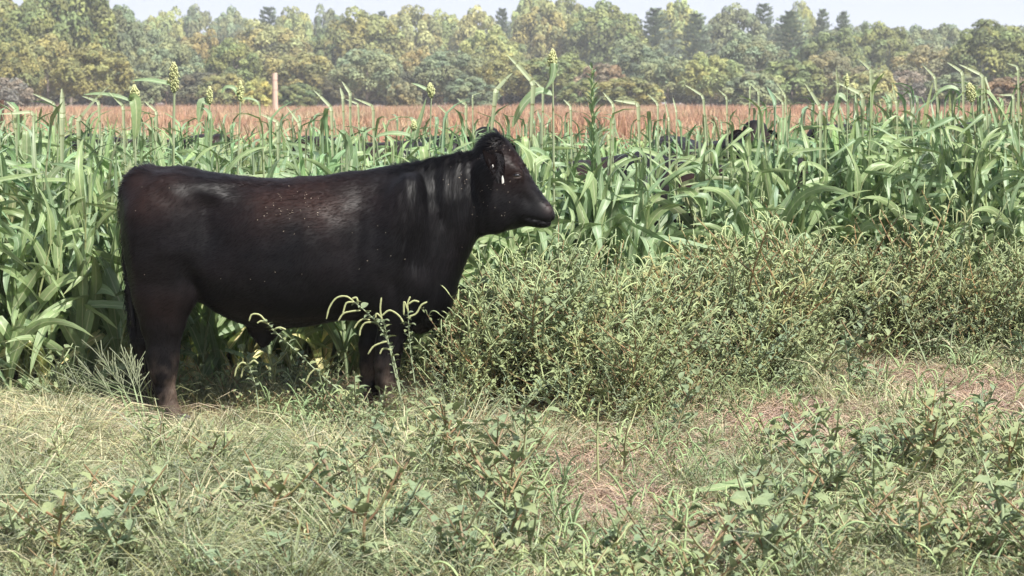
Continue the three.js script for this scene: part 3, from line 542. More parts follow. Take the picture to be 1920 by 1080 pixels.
function spike(mb, o, dir, L, r, droop, n = 7, sides = 4) {                    // an arching, knobbly flower spike
  const pts = [], D = dir.clone().normalize(); let p = o.clone(); pts.push(p.clone());
  for (let k = 0; k < n; k++) { p = p.clone().addScaledVector(D, L / n); pts.push(p); D.y -= droop / n * (0.6 + 1.4 * k / n); D.normalize(); }
  const ph = rr(0, 6);
  tube(mb, curve(pts, n * 2), (v) => r * (0.72 + 0.4 * Math.abs(Math.sin(v * 29 + ph))) * (v > 0.9 ? 0.7 : v < 0.08 ? 0.45 : 1), { sides, u0: 0.905, u1: 0.985 });
}
function stemLeaves(mb, pts, v0, v1, gap, size, side = 0.8) {                   // leaves up a stem, alternate
  const c = new THREE.CatmullRomCurve3(pts, false, 'centripetal'), len = c.getLength(), n = Math.max(2, Math.floor(len * (v1 - v0) / gap));
  let a = rr(0, 6.28);
  for (let k = 0; k < n; k++) {
    const v = lerp(v0, v1, (k + rnd() * 0.6) / n), p = c.getPoint(v), t = c.getTangent(v); a += 2.4 + gauss() * 0.3;
    const d = V(Math.cos(a), rr(0.1, 0.9), Math.sin(a)).addScaledVector(t, 0.3), L = size * rr(0.6, 1.25) * (1 - 0.45 * v);
    ovate(mb, p, d, V(gauss() * 0.4, 1, gauss() * 0.4), L, L * rr(0.48, 0.66), rr(0.2, 1.0));
  }
}
function pigweed(s, { H = 0.75, branches = 10, size = 0.045, gap = 0.022, lean = 0.12, spikes = 1, spread = 0.26, seedy = 1 } = {}) {
  reseed(s);
  const stem = new MB(), leaves = new MB(), sp = [];
  const top = V(gauss() * lean, H, gauss() * lean), main = [V(0, -0.02, 0), V(top.x * 0.2 + gauss() * 0.02, H * 0.35, top.z * 0.2), V(top.x * 0.6, H * 0.7, top.z * 0.6 + gauss() * 0.02), top];
  tube(stem, curve(main, 8), (v) => 0.0088 * (1 - 0.7 * v), { sides: 5 }); stemLeaves(leaves, main, 0.3, 1, gap * 1.3, size * 1.25);
  const cap = (p, t, n, L0) => { for (let k = 0; k < n; k++) { const m = new MB(), a = rr(0, 6.28), e = rr(0.25, 1.1); spike(m, p.clone().addScaledVector(t, -0.05 * rnd()), V(Math.cos(a) * e, 1, Math.sin(a) * e).addScaledVector(t, 0.6), L0 * rr(0.45, 1.1), 0.0032, rr(0.6, 2.6)); sp.push(m); } };
  cap(top, V(0, 1, 0), Math.round(4 * (spikes || seedy) * seedy), 0.12);
  for (let b = 0; b < branches; b++) {
    const v = lerp(0.12, 0.85, b / branches) + rr(0, 0.06), o = new THREE.CatmullRomCurve3(main, false, 'centripetal').getPoint(v), a = b * 2.4 + rr(-0.5, 0.5), R = spread * rr(0.6, 1.25) * (1.1 - 0.55 * v), up = rr(0.45, 1.2) * R;
    const pts = [o, V(o.x + Math.cos(a) * R * 0.45, o.y + up * 0.35, o.z + Math.sin(a) * R * 0.45), V(o.x + Math.cos(a) * R, o.y + up, o.z + Math.sin(a) * R)];
    tube(stem, curve(pts, 4), (q) => 0.0046 * (1 - 0.6 * q), { sides: 4, cap: false }); stemLeaves(leaves, pts, 0.26, 1, gap, size);
    cap(pts[2], V(Math.cos(a) * 0.5, 0.8, Math.sin(a) * 0.5), Math.round(rr(0.4, 2.2) * spikes), 0.085);
  }
  return { stem: stem.build(), leaves: leaves.build(), spikes: sp.map((m) => m.build()) };
}
const bushy = [], low = [], tiny = [];
for (let k = 0; k < 9; k++) bushy.push(pigweed(1500 + k, { H: rr(0.55, 0.75), branches: 9, size: rr(0.042, 0.06), seedy: 1.3, spikes: 0.8, spread: rr(0.22, 0.36), gap: 0.026, lean: 0.3 }));
for (let k = 0; k < 7; k++) low.push(pigweed(1600 + k, { H: rr(0.20, 0.32), branches: 6, size: rr(0.045, 0.075), spread: 0.15, spikes: 0, seedy: k === 3 ? 0.4 : 0, gap: 0.03 }));
for (let k = 0; k < 5; k++) tiny.push(pigweed(1700 + k, { H: rr(0.06, 0.12), branches: 4, size: rr(0.02, 0.03), spread: 0.10, spikes: 0.0, gap: 0.016 }));
const joined = (w) => mergeGeometries([w.stem, w.leaves, ...w.spikes].map((g) => g));
const BANKTOP = [[560, 800], [640, 770], [700, 740], [760, 700], [820, 640], [870, 590], [940, 505], [1000, 478], [1100, 500], [1200, 510], [1300, 492], [1400, 470], [1500, 430], [1600, 415], [1700, 395], [1800, 420], [1860, 440], [1930, 470], [2100, 470]];
const tab = (T, x) => { if (x <= T[0][0]) return T[0][1]; for (let k = 1; k < T.length; k++) if (x <= T[k][0]) return lerp(T[k - 1][1], T[k][1], (x - T[k - 1][0]) / (T[k][0] - T[k - 1][0])); return T[T.length - 1][1]; };
const BANKFRONT = [[560, 790], [640, 815], [760, 840], [900, 858], [1050, 850], [1200, 846], [1290, 825], [1400, 770], [1560, 722], [1700, 702], [1920, 700], [2200, 700]];
const bankHeight = (x, z) => { const [px] = seen(x, 0.4, z), b = at(px, tab(BANKTOP, px), -z).y; return b; };
{
  reseed(171); const spots = [], named = [];
  for (let k = 0; k < 5200; k++) {
    const d = rr(10.0, 14.6), x = rr(-1.5, 3.9), [px, py] = seen(x, 0, -d);
    if (px < 560 || px > 2080 || d > edgeDepth(x) + 0.25) continue;
    const front = tab(BANKFRONT, px); if (py > front + 26 * N3(x * 3, d * 3)) continue;
    const depthIn = (front - py);                                              // how far behind the front of the thicket
    if (isCow(x, -d) && px < 700) continue;
    if (rnd() < 0.40 + (px < 700 ? 0.4 : 0)) continue;
    const Hmax = clamp(bankHeight(x, -d), 0.12, 1.0), h = Math.min(Hmax * rr(0.5, 1.04), lerp(0.07, 0.85, smooth(-25, Math.min(150, Math.max(35, (front - seen(x, 0, -edgeDepth(x))[1]) * 0.75)), depthIn)) * rr(0.6, 1.35)); if (N3(x * 1.7, d * 2.3, 12) > 0.16 + 0.004 * Math.max(0, depthIn - 40)) continue;
    if (px < 905 && px > 640 && -(-d) < 11.7 && d > 10.72) continue;            // where the cow's front legs stand
    const v = Math.floor(rr(0, 9)), s = { x, z: -d, v, s: clamp(h / 0.62, 0.3, 1.5), ry: rr(0, 6.28), rx: gauss() * 0.3, rz: gauss() * 0.3, c: rnd() < 0.03 ? rgb(1.4, 1.12, 0.85) : rgb(...mix3([0.95, 1.0, 0.92], [1.48, 1.42, 1.12], rnd())) };
    if (named.length < 56 && depthIn < 26 && px < 1950 && named.every((q) => Math.hypot(q.x - x, q.z + d) > 0.16)) named.push({ ...s, px }); else spots.push(s);
    if (spots.length > 720) break;
  }
  scatter('pigweed_thicket', bushy.map(joined), weed, spots, 'thicket of grey green pigweed with pale flower spikes between the grass and the crop', 'weeds');
  const protos = bushy.map((w, k) => { const o = new THREE.Group(); part('stem', w.stem, weedTint[k % 4], o); part('foliage', w.leaves, weedTint[k % 4], o).userData.kind = 'stuff'; w.spikes.forEach((g) => part('flower_spike', g, weedTint[k % 4], o)); return o; });
  for (const s of named) {
    const o = protos[s.v].clone(); o.name = numbered('pigweed'); scene.add(o); o.position.set(s.x, 0, s.z); o.rotation.set(s.rx, s.ry, s.rz); o.scale.setScalar(s.s);
    const r = [[780, 'low pigweed beside the cow\'s front hooves', 'pigweeds by the front hooves'], [930, 'pigweed at the thicket front below the cow\'s neck', 'pigweeds below the neck'], [1110, 'pigweed at the thicket front below the cow\'s muzzle', 'pigweeds below the muzzle'], [1330, 'pigweed at the thicket front left of the bare soil', 'pigweeds left of the bare soil'], [1560, 'pigweed at the thicket front behind the bare soil\'s left part', 'pigweeds behind the soil\'s left part'], [9999, 'pigweed at the thicket front behind the bare soil\'s right part', 'pigweeds behind the soil\'s right part']].find((q) => s.px < q[0]).slice(1);
    tag(o, r[0], 'weed', r[1]);
  }
}
// grass, dry litter and low weeds on the near ground
function grassTuft(s, n, hLo, hHi, spread, lie, w) {
  reseed(s); const mb = new MB();
  for (let k = 0; k < n; k++) {
    const a = rr(0, 6.28), r = spread * Math.sqrt(rnd()), h = rr(hLo, hHi), out = lie * rr(0.4, 1.3), b = a + gauss() * 1.2, t = rr(0.75, 1.25), c = [t * rr(0.93, 1.1), t, t * rr(0.8, 1.1)];
    const x = Math.cos(a) * r, z = Math.sin(a) * r, dx = Math.cos(b) * h * out, dz = Math.sin(b) * h * out;
    ribbon(mb, [V(x, -0.01, z), V(x + dx * 0.25, h * 0.55, z + dz * 0.25), V(x + dx * 0.65, h * 0.85, z + dz * 0.65), V(x + dx * 1.15, h * rr(0.6, 0.95), z + dz * 1.15)], rr(w * 0.6, w * 1.3), { prof: (v) => 1 - v * 0.85, fold: 0.3, cross: [-1, 1], up: V(gauss(), 0.8, gauss()), color: c });
  }
  return mb.build();
}
function litter(s, n, L, w) {
  reseed(s); const mb = new MB();
  for (let k = 0; k < n; k++) { const a = rr(0, 6.28), x = rr(-0.14, 0.14), z = rr(-0.14, 0.14), l = L * rr(0.3, 1.1), y = rr(0.002, 0.03), t = rr(0.6, 1.25), c = [t, t * rr(0.85, 1), t * rr(0.7, 1)]; ribbon(mb, [V(x, y, z), V(x + Math.cos(a) * l * 0.5, y + rr(0, 0.03), z + Math.sin(a) * l * 0.5), V(x + Math.cos(a + 0.3) * l, y + rr(-0.01, 0.03), z + Math.sin(a + 0.3) * l)], w * rr(0.5, 1.4), { prof: (v) => 1 - 0.5 * v, fold: 0.2, cross: [-1, 1], color: c }); }
  return mb.build();
}
const grassMat = new THREE.MeshPhysicalMaterial({ name: 'grass_blade', vertexColors: true, roughness: 0.55, transmission: 0.25, thickness: 0, side: THREE.DoubleSide });
const strawMat = new THREE.MeshPhysicalMaterial({ name: 'straw', vertexColors: true, roughness: 0.7, transmission: 0.12, thickness: 0, side: THREE.DoubleSide });
{
  const tufts = [0, 1, 2, 3].map((k) => grassTuft(1800 + k, 34, 0.08, 0.22, 0.06, 0.8, 0.0055)).concat([0, 1].map((k) => grassTuft(1810 + k, 26, 0.16, 0.34, 0.05, 0.9, 0.006)));
  const straw = [0, 1, 2, 3].map((k) => litter(1820 + k, 34, 0.16, 0.0045)).concat([0, 1].map((k) => grassTuft(1830 + k, 30, 0.05, 0.14, 0.08, 1.9, 0.004)));
  reseed(211); const g = [], st = [], lw = [], tw = [];
  const G0 = [0.15, 0.19, 0.092], G1 = [0.29, 0.30, 0.165], G2 = [0.52, 0.46, 0.29];
  for (let k = 0; k < 40000; k++) {
    const d = rr(6.6, 13.4), x = rr(-0.30, 0.30) * d, [px, py] = seen(x, 0, -d);
    if (d > edgeDepth(x) + 0.1) continue;
    const bare = dirtAt(x, -d), n1 = fbm(x * 1.1, d * 1.1, 6), n2 = fbm(x * 3, d * 3, 9);
    const left = smooth(1000, 500, px) * smooth(770, 800, py), pale = clamp(0.14 + 0.42 * left * smooth(1010, 900, py) + n1 * 0.9 + 0.25 * smooth(900, 780, py) * smooth(900, 1100, px));
    const bank = py < tab(BANKFRONT, px) - 18 && px > 600;
    if (bank) { if (rnd() < 0.25) st.push({ x, z: -d, v: k, s: rr(0.8, 1.3), ry: rr(0, 6.3), c: rgb(...mix3([0.30, 0.20, 0.13], G2, rnd())) }); continue; }
    if (rnd() < 0.62 * (1 - bare * 0.93) * (0.5 + 0.55 * left) * clamp(0.55 + 0.3 * left + 2.4 * n2)) {
      const tall = left * smooth(930, 800, py);
      g.push({ x, z: -d, v: (rnd() < (py > 850 || px > 900 ? 0.28 : 0.1) ? 4 : rnd() < 0.5 ? 2 : 0) + Math.floor(rr(0, 2)), s: rr(0.6, 1.1) * (px < 900 ? lerp(d > 11.1 ? 0.8 : px > 190 && px < 790 ? 0.3 : 0.75, 0.8, smooth(825, 900, py)) : 0.66) * (0.75 + 0.7 * clamp(0.5 + n2 * 1.5)), h: rr(0.8, 1.15), ry: rr(0, 6.3), rx: gauss() * 0.15, rz: gauss() * 0.15, c: rgb(...(rnd() < pale ? mix3(G1, G2, rnd()) : mix3(G0, G1, rnd()))) });
    }
    if (rnd() < 0.36 + 0.25 * bare + 0.08 * left) st.push({ x, z: -d, v: rnd() < 0.75 - 0.5 * left ? Math.floor(rr(0, 4)) : 4 + Math.floor(rr(0, 2)), s: rr(0.7, 1.3) * (px > 190 && px < 790 && d < 11.1 ? lerp(0.4, 1, smooth(840, 900, py)) : 1), h: px > 190 && px < 790 && py < 860 ? 0.7 : 1, ry: rr(0, 6.3), c: rgb(...mix3(...(bare > 0.4 ? [[0.22, 0.14, 0.10], [0.43, 0.33, 0.25]] : [[0.33, 0.26, 0.165], [0.54, 0.47, 0.34]]), rnd())) });
    const broad = clamp((d > 11.15 && px < 640 ? 0.9 : 0) + smooth(870, 960, py) * 0.9 + smooth(1200, 1500, px) * smooth(840, 880, py) * 0.5 + smooth(560, 900, px) * smooth(1000, 850, px) * 0.4 + 0.8 * smooth(70, 10, Math.abs(py - tab(BANKFRONT, px) - 10)) * smooth(600, 800, px)) * (1 - Math.min(1, bare * 1.3)) * (1 - 0.8 * left * smooth(1010, 930, py)) * smooth(-0.16, 0.22, n2 * 0.7 + n1 * 0.8);
    if (px > 430 && px < 800 && py > 792 && py < 850 && rnd() < 0.075) lw.push({ x, z: -d, v: Math.floor(rr(0, 7)), s: rr(0.4, 0.85) * (px > 560 ? 1.15 : 0.8), ry: rr(0, 6.3), rx: gauss() * 0.3, rz: gauss() * 0.3, c: rgb(...mix3([0.95, 1.0, 0.95], [1.35, 1.3, 1.1], rnd())) });
    if (px < 560 && py < 870 && d < 11.15) continue;
    if (rnd() < broad * (py > 960 ? 0.075 : 0.11)) lw.push({ x, z: -d, v: Math.floor(rr(0, 7)), s: rr(0.4, 1.25), ry: rr(0, 6.3), rx: gauss() * 0.2, rz: gauss() * 0.2, c: rgb(...mix3([0.95, 1.05, 1.05], [1.4, 1.32, 1.12], rnd())) });
    if (rnd() < 0.10 * (1 - bare * 0.75) * clamp(0.6 + n1 * 1.4)) tw.push({ x, z: -d, v: Math.floor(rr(0, 5)), s: rr(0.7, 1.4), ry: rr(0, 6.3), c: rgb(...mix3([0.9, 1.05, 0.85], [1.25, 1.25, 0.95], rnd())) });
  }
  scatter('grass', tufts, grassMat, g, 'green and straw coloured grass over the near ground', 'grass');
  scatter('straw_litter', straw, strawMat, st, 'dry straw and dead stems lying on the soil', 'litter');
  scatter('low_weeds', low.map(joined), weed, lw, 'low broad leaved weeds growing through the near grass', 'weeds');
  scatter('seedling_weeds', tiny.map(joined), weed, tw, 'small seedling weeds close to the ground', 'weeds');
  console.log('scatter', g.length, st.length, lw.length, tw.length);
}
// ---------------------------------------------------------------- the cow
const COW0 = at(640, 795, 11); COW0.y = 0;
const cq = (px, py) => { const q = at(px, py, 11); return [q.x - COW0.x, q.y]; };
const TOP = [[228, 398], [229, 378], [232, 360], [239, 338], [252, 320], [272, 311], [300, 313], [345, 312], [390, 321], [450, 330], [520, 334], [580, 331], [640, 325], [700, 316], [740, 309], [760, 305], [800, 297], [850, 290], [888, 281], [904, 268], [914, 261], [926, 258], [940, 263], [956, 273], [972, 292], [986, 313], [997, 333], [1010, 353], [1022, 370], [1030, 381], [1035, 390], [1037, 402]];
const BOT = [[228, 402], [229, 424], [233, 452], [240, 500], [252, 560], [270, 590], [320, 585], [365, 566], [385, 572], [410, 588], [450, 604], [500, 615], [540, 615], [600, 607], [650, 601], [700, 606], [760, 612], [796, 610], [818, 592], [842, 562], [862, 524], [878, 484], [889, 456], [896, 446], [906, 443], [930, 438], [960, 429], [980, 423], [996, 423], [1010, 423], [1022, 418], [1031, 412], [1036, 406], [1037, 404]];
const WID = [[228, 0.06], [236, 0.13], [250, 0.19], [280, 0.245], [330, 0.27], [400, 0.275], [500, 0.315], [580, 0.32], [660, 0.29], [720, 0.265], [770, 0.245], [810, 0.205], [850, 0.165], [885, 0.145], [905, 0.135], [935, 0.132], [965, 0.118], [985, 0.100], [1005, 0.084], [1022, 0.079], [1032, 0.068], [1037, 0.045]];
const THIN = [[228, 0], [400, 0.02], [600, 0.10], [740, 0.25], [820, 0.32], [885, 0.2], [910, 0], [940, -0.05], [980, 0.05], [1037, 0.1]];                // how much narrower the section is above than below
class Lut { constructor(P, xi, yi) { const X = P.map(xi), Y = P.map(yi); this.a = X[0]; this.b = X[X.length - 1]; this.n = 900; this.t = new Float32Array(this.n + 1); for (let k = 0; k <= this.n; k++) { const x = lerp(this.a, this.b, k / this.n); let j = 0; while (j < X.length - 2 && x > X[j + 1]) j++; const h = X[j + 1] - X[j], t = clamp((x - X[j]) / h), m = (q) => { const l = Math.max(0, q - 1), r = Math.min(X.length - 1, q + 1); return (Y[r] - Y[l]) / (X[r] - X[l]); }, s = (Y[j + 1] - Y[j]) / h; const lim = (v) => s === 0 ? 0 : Math.sign(s) === Math.sign(v) ? Math.sign(v) * Math.min(Math.abs(v), 3 * Math.abs(s)) : 0, m0 = lim(m(j)) * h, m1 = lim(m(j + 1)) * h, t2 = t * t, t3 = t2 * t; this.t[k] = (2 * t3 - 3 * t2 + 1) * Y[j] + (t3 - 2 * t2 + t) * m0 + (-2 * t3 + 3 * t2) * Y[j + 1] + (t3 - t2) * m1; } }
  at(x) { const f = clamp((x - this.a) / (this.b - this.a)) * this.n, k = Math.min(this.n - 1, Math.floor(f)); return this.t[k] + (this.t[k + 1] - this.t[k]) * (f - k); } }
const lT = new Lut(TOP, (p) => cq(...p)[0], (p) => cq(...p)[1]), lB = new Lut(BOT, (p) => cq(...p)[0], (p) => cq(...p)[1]), lW = new Lut(WID, (p) => cq(p[0], 400)[0], (p) => p[1]), lK = new Lut(THIN, (p) => cq(p[0], 400)[0], (p) => p[1]);
const smin = (a, b, k) => { const h = Math.max(k - Math.abs(a - b), 0) / k; return Math.min(a, b) - h * h * k * 0.25; };
const smax = (a, b, k) => -smin(-a, -b, k);
function loft(x, y, z) {
  const X = clamp(x, lT.a, lT.b), T = lT.at(X), B = lB.at(X), yc = (T + B) / 2, hy = Math.max(0.012, (T - B) / 2), dy = (y - yc) / hy, w = Math.max(0.03, lW.at(X) * (1 - lK.at(X) * clamp(dy, -1, 1) * 0.9));
  const n = 2.25, q = Math.pow(Math.pow(Math.abs(dy), n) + Math.pow(Math.abs(z) / w, n), 1 / n);
  return (q - 1) * Math.min(hy, w) + Math.abs(x - X) * 1.2;
}
const caps = [];
function limb(pts, z, dk = 0.04) {                                            // a tapering limb through joints [px, py, radius, dz]
  const J = pts.map(([px, py, r, dz = 0, f = 1]) => { const [x, y] = cq(px, py); return { x, y, z: z + dz, r, f }; });
  for (let k = 0; k + 1 < J.length; k++) caps.push({ a: J[k], b: J[k + 1], k: dk });
}
const capD = (c, x, y, z) => { const { a, b } = c, ex = b.x - a.x, ey = b.y - a.y, ez = b.z - a.z, t = clamp(((x - a.x) * ex + (y - a.y) * ey + (z - a.z) * ez) / (ex * ex + ey * ey + ez * ez)), r = a.r + (b.r - a.r) * t, f = a.f + (b.f - a.f) * t; return Math.hypot(x - a.x - ex * t, y - a.y - ey * t, (z - a.z - ez * t) / f) - r; };
// near and far legs; the last number squeezes a joint sideways
limb([[300, 400, 0.15, -0.03], [306, 480, 0.155, 0, 0.75], [310, 545, 0.135, 0.01, 0.72], [313, 600, 0.098, 0, 0.72], [316, 640, 0.077, 0, 0.72], [315, 664, 0.073, 0, 0.7], [316, 690, 0.059, 0, 0.75], [320, 735, 0.048, 0, 0.8], [325, 766, 0.052, 0, 0.85], [334, 785, 0.05]], 0.165);
limb([[335, 470, 0.12, 0], [342, 545, 0.075, 0], [328, 600, 0.06, 0]], 0.165, 0.07);
limb([[280, 480, 0.14, 0.0, 0.75], [278, 560, 0.115, 0, 0.75], [272, 610, 0.085, 0, 0.75], [264, 645, 0.07, 0, 0.75], [265, 690, 0.054, 0, 0.8], [268, 730, 0.048, 0, 0.85], [270, 748, 0.05], [276, 768, 0.046]], -0.165);
limb([[762, 440, 0.12, 0.0, 0.7], [770, 520, 0.115, 0.02, 0.75], [746, 590, 0.088, 0.01, 0.8], [734, 640, 0.064, 0, 0.85], [728, 676, 0.058, 0, 0.9], [729, 705, 0.046], [730, 750, 0.040], [731, 766, 0.045], [737, 785, 0.042]], 0.15);
limb([[735, 560, 0.10, 0, 0.8], [704, 610, 0.075, 0, 0.85], [691, 652, 0.056], [688, 690, 0.042], [688, 728, 0.037], [689, 742, 0.042], [695, 760, 0.04]], -0.15);
const balls = [];
const ball = (px, py, z, rx, ry, rz, k = 0.06, rot = 0) => { const [x, y] = cq(px, py); for (const s of z ? [-1, 1] : [0]) balls.push({ x, y, z: z * s, rx, ry, rz, k, c: Math.cos(rot), s: Math.sin(rot) }); };
ball(318, 430, 0.175, 0.20, 0.26, 0.125, 0.07);
ball(735, 560, 0.16, 0.07, 0.09, 0.085, 0.06);                // upper arm
ball(330, 545, 0.155, 0.085, 0.09, 0.085, 0.06);               // stifle             // haunch
ball(392, 356, 0.155, 0.07, 0.035, 0.05, 0.10);            // hip bone
ball(262, 352, 0.09, 0.06, 0.06, 0.05, 0.08);              // pin bone
ball(758, 420, 0.175, 0.11, 0.24, 0.105, 0.07, -0.15);       // shoulder blade
ball(806, 545, 0.09, 0.11, 0.14, 0.10, 0.08, 0.2);         // breast
ball(820, 420, 0.085, 0.07, 0.20, 0.075, 0.08, -0.3);      // neck muscle
ball(925, 398, 0.085, 0.085, 0.085, 0.045, 0.05);          // cheek
ball(962, 318, 0.098, 0.045, 0.03, 0.022, 0.035, -0.6);    // brow
ball(924, 274, 0, 0.055, 0.05, 0.085, 0.06);               // poll
ball(1026, 398, 0.045, 0.03, 0.034, 0.028, 0.03);          // nostril wing
ball(1008, 406, 0.058, 0.06, 0.035, 0.022, 0.04, -0.5);    // upper lip
ball(495, 622, 0, 0.075, 0.045, 0.045, 0.05);              // sheath
ball(494, 638, 0, 0.03, 0.035, 0.028, 0.04);
ball(790, 598, 0, 0.07, 0.06, 0.08, 0.06);                 // brisket
const [noX, noY] = cq(1032, 396), [moX0] = cq(986, 0), [moX1] = cq(1027, 0), mouthY = (x) => lerp(cq(0, 406)[1], cq(0, 415)[1], clamp((x - moX0) / (moX1 - moX0)));
const [eyX, eyY] = cq(968, 328), [nkA] = cq(770, 0), [nkB] = cq(895, 0), [bdA] = cq(380, 0);
const DENTS = [[405, 430, 0.10, 0.17, 0.030, 0.25], [672, 470, 0.055, 0.26, 0.024, -0.1], [846, 440, 0.045, 0.26, 0.011, 0.42], [800, 500, 0.04, 0.16, 0.012, 0.25], [470, 350, 0.16, 0.03, 0.010, 0], [250, 470, 0.03, 0.2, 0.012, 0.1], [900, 372, 0.022, 0.13, 0.014, 0.25], [985, 372, 0.05, 0.03, 0.010, -0.9], [372, 520, 0.05, 0.10, 0.018, 0.5]].map(([px, py, ...r]) => [...cq(px, py), ...r]);   // hollows of flank, behind the shoulder, along the neck, on the face
function body(x, y, z) {
  let d = loft(x, y, z);
  for (const b of balls) { const ux = x - b.x, uy = y - b.y, dx = (ux * b.c + uy * b.s) / b.rx, dy = (-ux * b.s + uy * b.c) / b.ry, dz = (z - b.z) / b.rz, q = Math.sqrt(dx * dx + dy * dy + dz * dz); if (q < 9) d = smin(d, (q - 1) * Math.min(b.rx, b.ry, b.rz), b.k); }
  for (const c of caps) { if (y < Math.max(c.a.y, c.b.y) + 0.3) d = smin(d, capD(c, x, y, z), c.k); }
  if (d > 0.05 || d < -0.05) return d;
  if (x > moX0 - 0.05) {
    d = smax(d, -(Math.hypot((x - noX) / 1.1, (y - noY) / 0.9, (Math.abs(z) - 0.044) / 0.9) - 0.0155), 0.012);
    d += 0.007 * Math.exp(-Math.pow((y - mouthY(x)) / 0.008, 2)) * smooth(moX0 - 0.02, moX0 + 0.03, x);
  }
  if (Math.abs(x - eyX) < 0.06 && Math.abs(y - eyY) < 0.06) d += 0.010 * Math.exp(-(Math.pow((x - eyX) / 0.020, 2) + Math.pow((y - eyY) / 0.013, 2)));
  for (const [cx, cy, rx, ry, dep, rot] of DENTS) { const ux = x - cx, uy = y - cy, c = Math.cos(rot), s = Math.sin(rot), q = Math.pow((ux * c + uy * s) / rx, 2) + Math.pow((-ux * s + uy * c) / ry, 2); if (q < 6) d += dep * Math.exp(-q); }
  const nk = smooth(nkA - 0.12, nkA, x) * (1 - smooth(nkB - 0.04, nkB + 0.02, x));
  if (nk > 0) d += nk * 0.0012 * Math.sin(x * 105 + 5 * N3(x * 5, y * 2.2, z) + y * 9) * smooth(0.95, 1.15, y + 0.2);
  d += 0.006 * N3(x * 5, y * 5, z * 5) + 0.0035 * N3(x * 12, y * 12, z * 12);
  if (y < 0.55) d += 0.0025 * N3(x * 34, y * 34, z * 34);
  return d;
}
function surfaceNets(f, lo, hi, h) {
  const nx = Math.ceil((hi[0] - lo[0]) / h) + 1, ny = Math.ceil((hi[1] - lo[1]) / h) + 1, nz = Math.ceil((hi[2] - lo[2]) / h) + 1, S = nx * ny, val = new Float32Array(S * nz).fill(1), C = 4;
  // coarse pass first, so that only cells near the skin are sampled finely
  for (let k = 0; k < nz; k += C) for (let j = 0; j < ny; j += C) for (let i = 0; i < nx; i += C) {
    const v = f(lo[0] + (i + 1.5) * h, lo[1] + (j + 1.5) * h, lo[2] + (k + 1.5) * h), far = Math.abs(v) > 0.11;
    for (let c = k; c < Math.min(nz, k + C); c++) for (let b = j; b < Math.min(ny, j + C); b++) for (let a = i; a < Math.min(nx, i + C); a++) val[c * S + b * nx + a] = far ? v : f(lo[0] + a * h, lo[1] + b * h, lo[2] + c * h);
  }
  const id = new Int32Array(S * nz).fill(-1), P = [], I = [];
  const E = [[0, 1], [0, 2], [0, 4], [1, 3], [1, 5], [2, 3], [2, 6], [3, 7], [4, 5], [4, 6], [5, 7], [6, 7]], off = [0, 1, nx, nx + 1, S, S + 1, S + nx, S + nx + 1];
  for (let k = 0; k < nz - 1; k++) for (let j = 0; j < ny - 1; j++) for (let i = 0; i < nx - 1; i++) {
    const o = k * S + j * nx + i; let m = 0; for (let q = 0; q < 8; q++) if (val[o + off[q]] < 0) m |= 1 << q;
    if (m === 0 || m === 255) continue;
    let n = 0, x = 0, y = 0, z = 0;
    for (const [a, b] of E) { const va = val[o + off[a]], vb = val[o + off[b]]; if ((va < 0) === (vb < 0)) continue; const t = va / (va - vb); x += (a & 1) + ((b & 1) - (a & 1)) * t; y += ((a >> 1) & 1) + (((b >> 1) & 1) - ((a >> 1) & 1)) * t; z += (a >> 2) + ((b >> 2) - (a >> 2)) * t; n++; }
    id[o] = P.length / 3; P.push(lo[0] + (i + x / n) * h, lo[1] + (j + y / n) * h, lo[2] + (k + z / n) * h);
  }
  for (let k = 1; k < nz - 1; k++) for (let j = 1; j < ny - 1; j++) for (let i = 1; i < nx - 1; i++) {
    const o = k * S + j * nx + i, a = val[o] < 0;
    for (const [d, u, w] of [[1, nx, S], [nx, S, 1], [S, 1, nx]]) { if ((val[o + d] < 0) === a) continue; const q = [id[o], id[o - u], id[o - u - w], id[o - w]]; if (q.some((v) => v < 0)) continue; if (a) I.push(q[0], q[1], q[2], q[0], q[2], q[3]); else I.push(q[0], q[2], q[1], q[0], q[3], q[2]); }
  }
  return { P, I };
}
const skinZ = (x, y) => { let z = 0.5; for (let k = 0; k < 90; k++) { const d = body(x, y, z); if (d < 0.0008) break; z -= Math.max(0.0008, d * 0.6); } return z; };
const grad = (x, y, z) => { const e = 0.004; return V(body(x + e, y, z) - body(x - e, y, z), body(x, y + e, z) - body(x, y - e, z), body(x, y, z + e) - body(x, y, z - e)).normalize(); };
const [bkA, bkY] = cq(570, 375), [rmX, rmY] = cq(285, 350), [muX, muY] = cq(1030, 388);
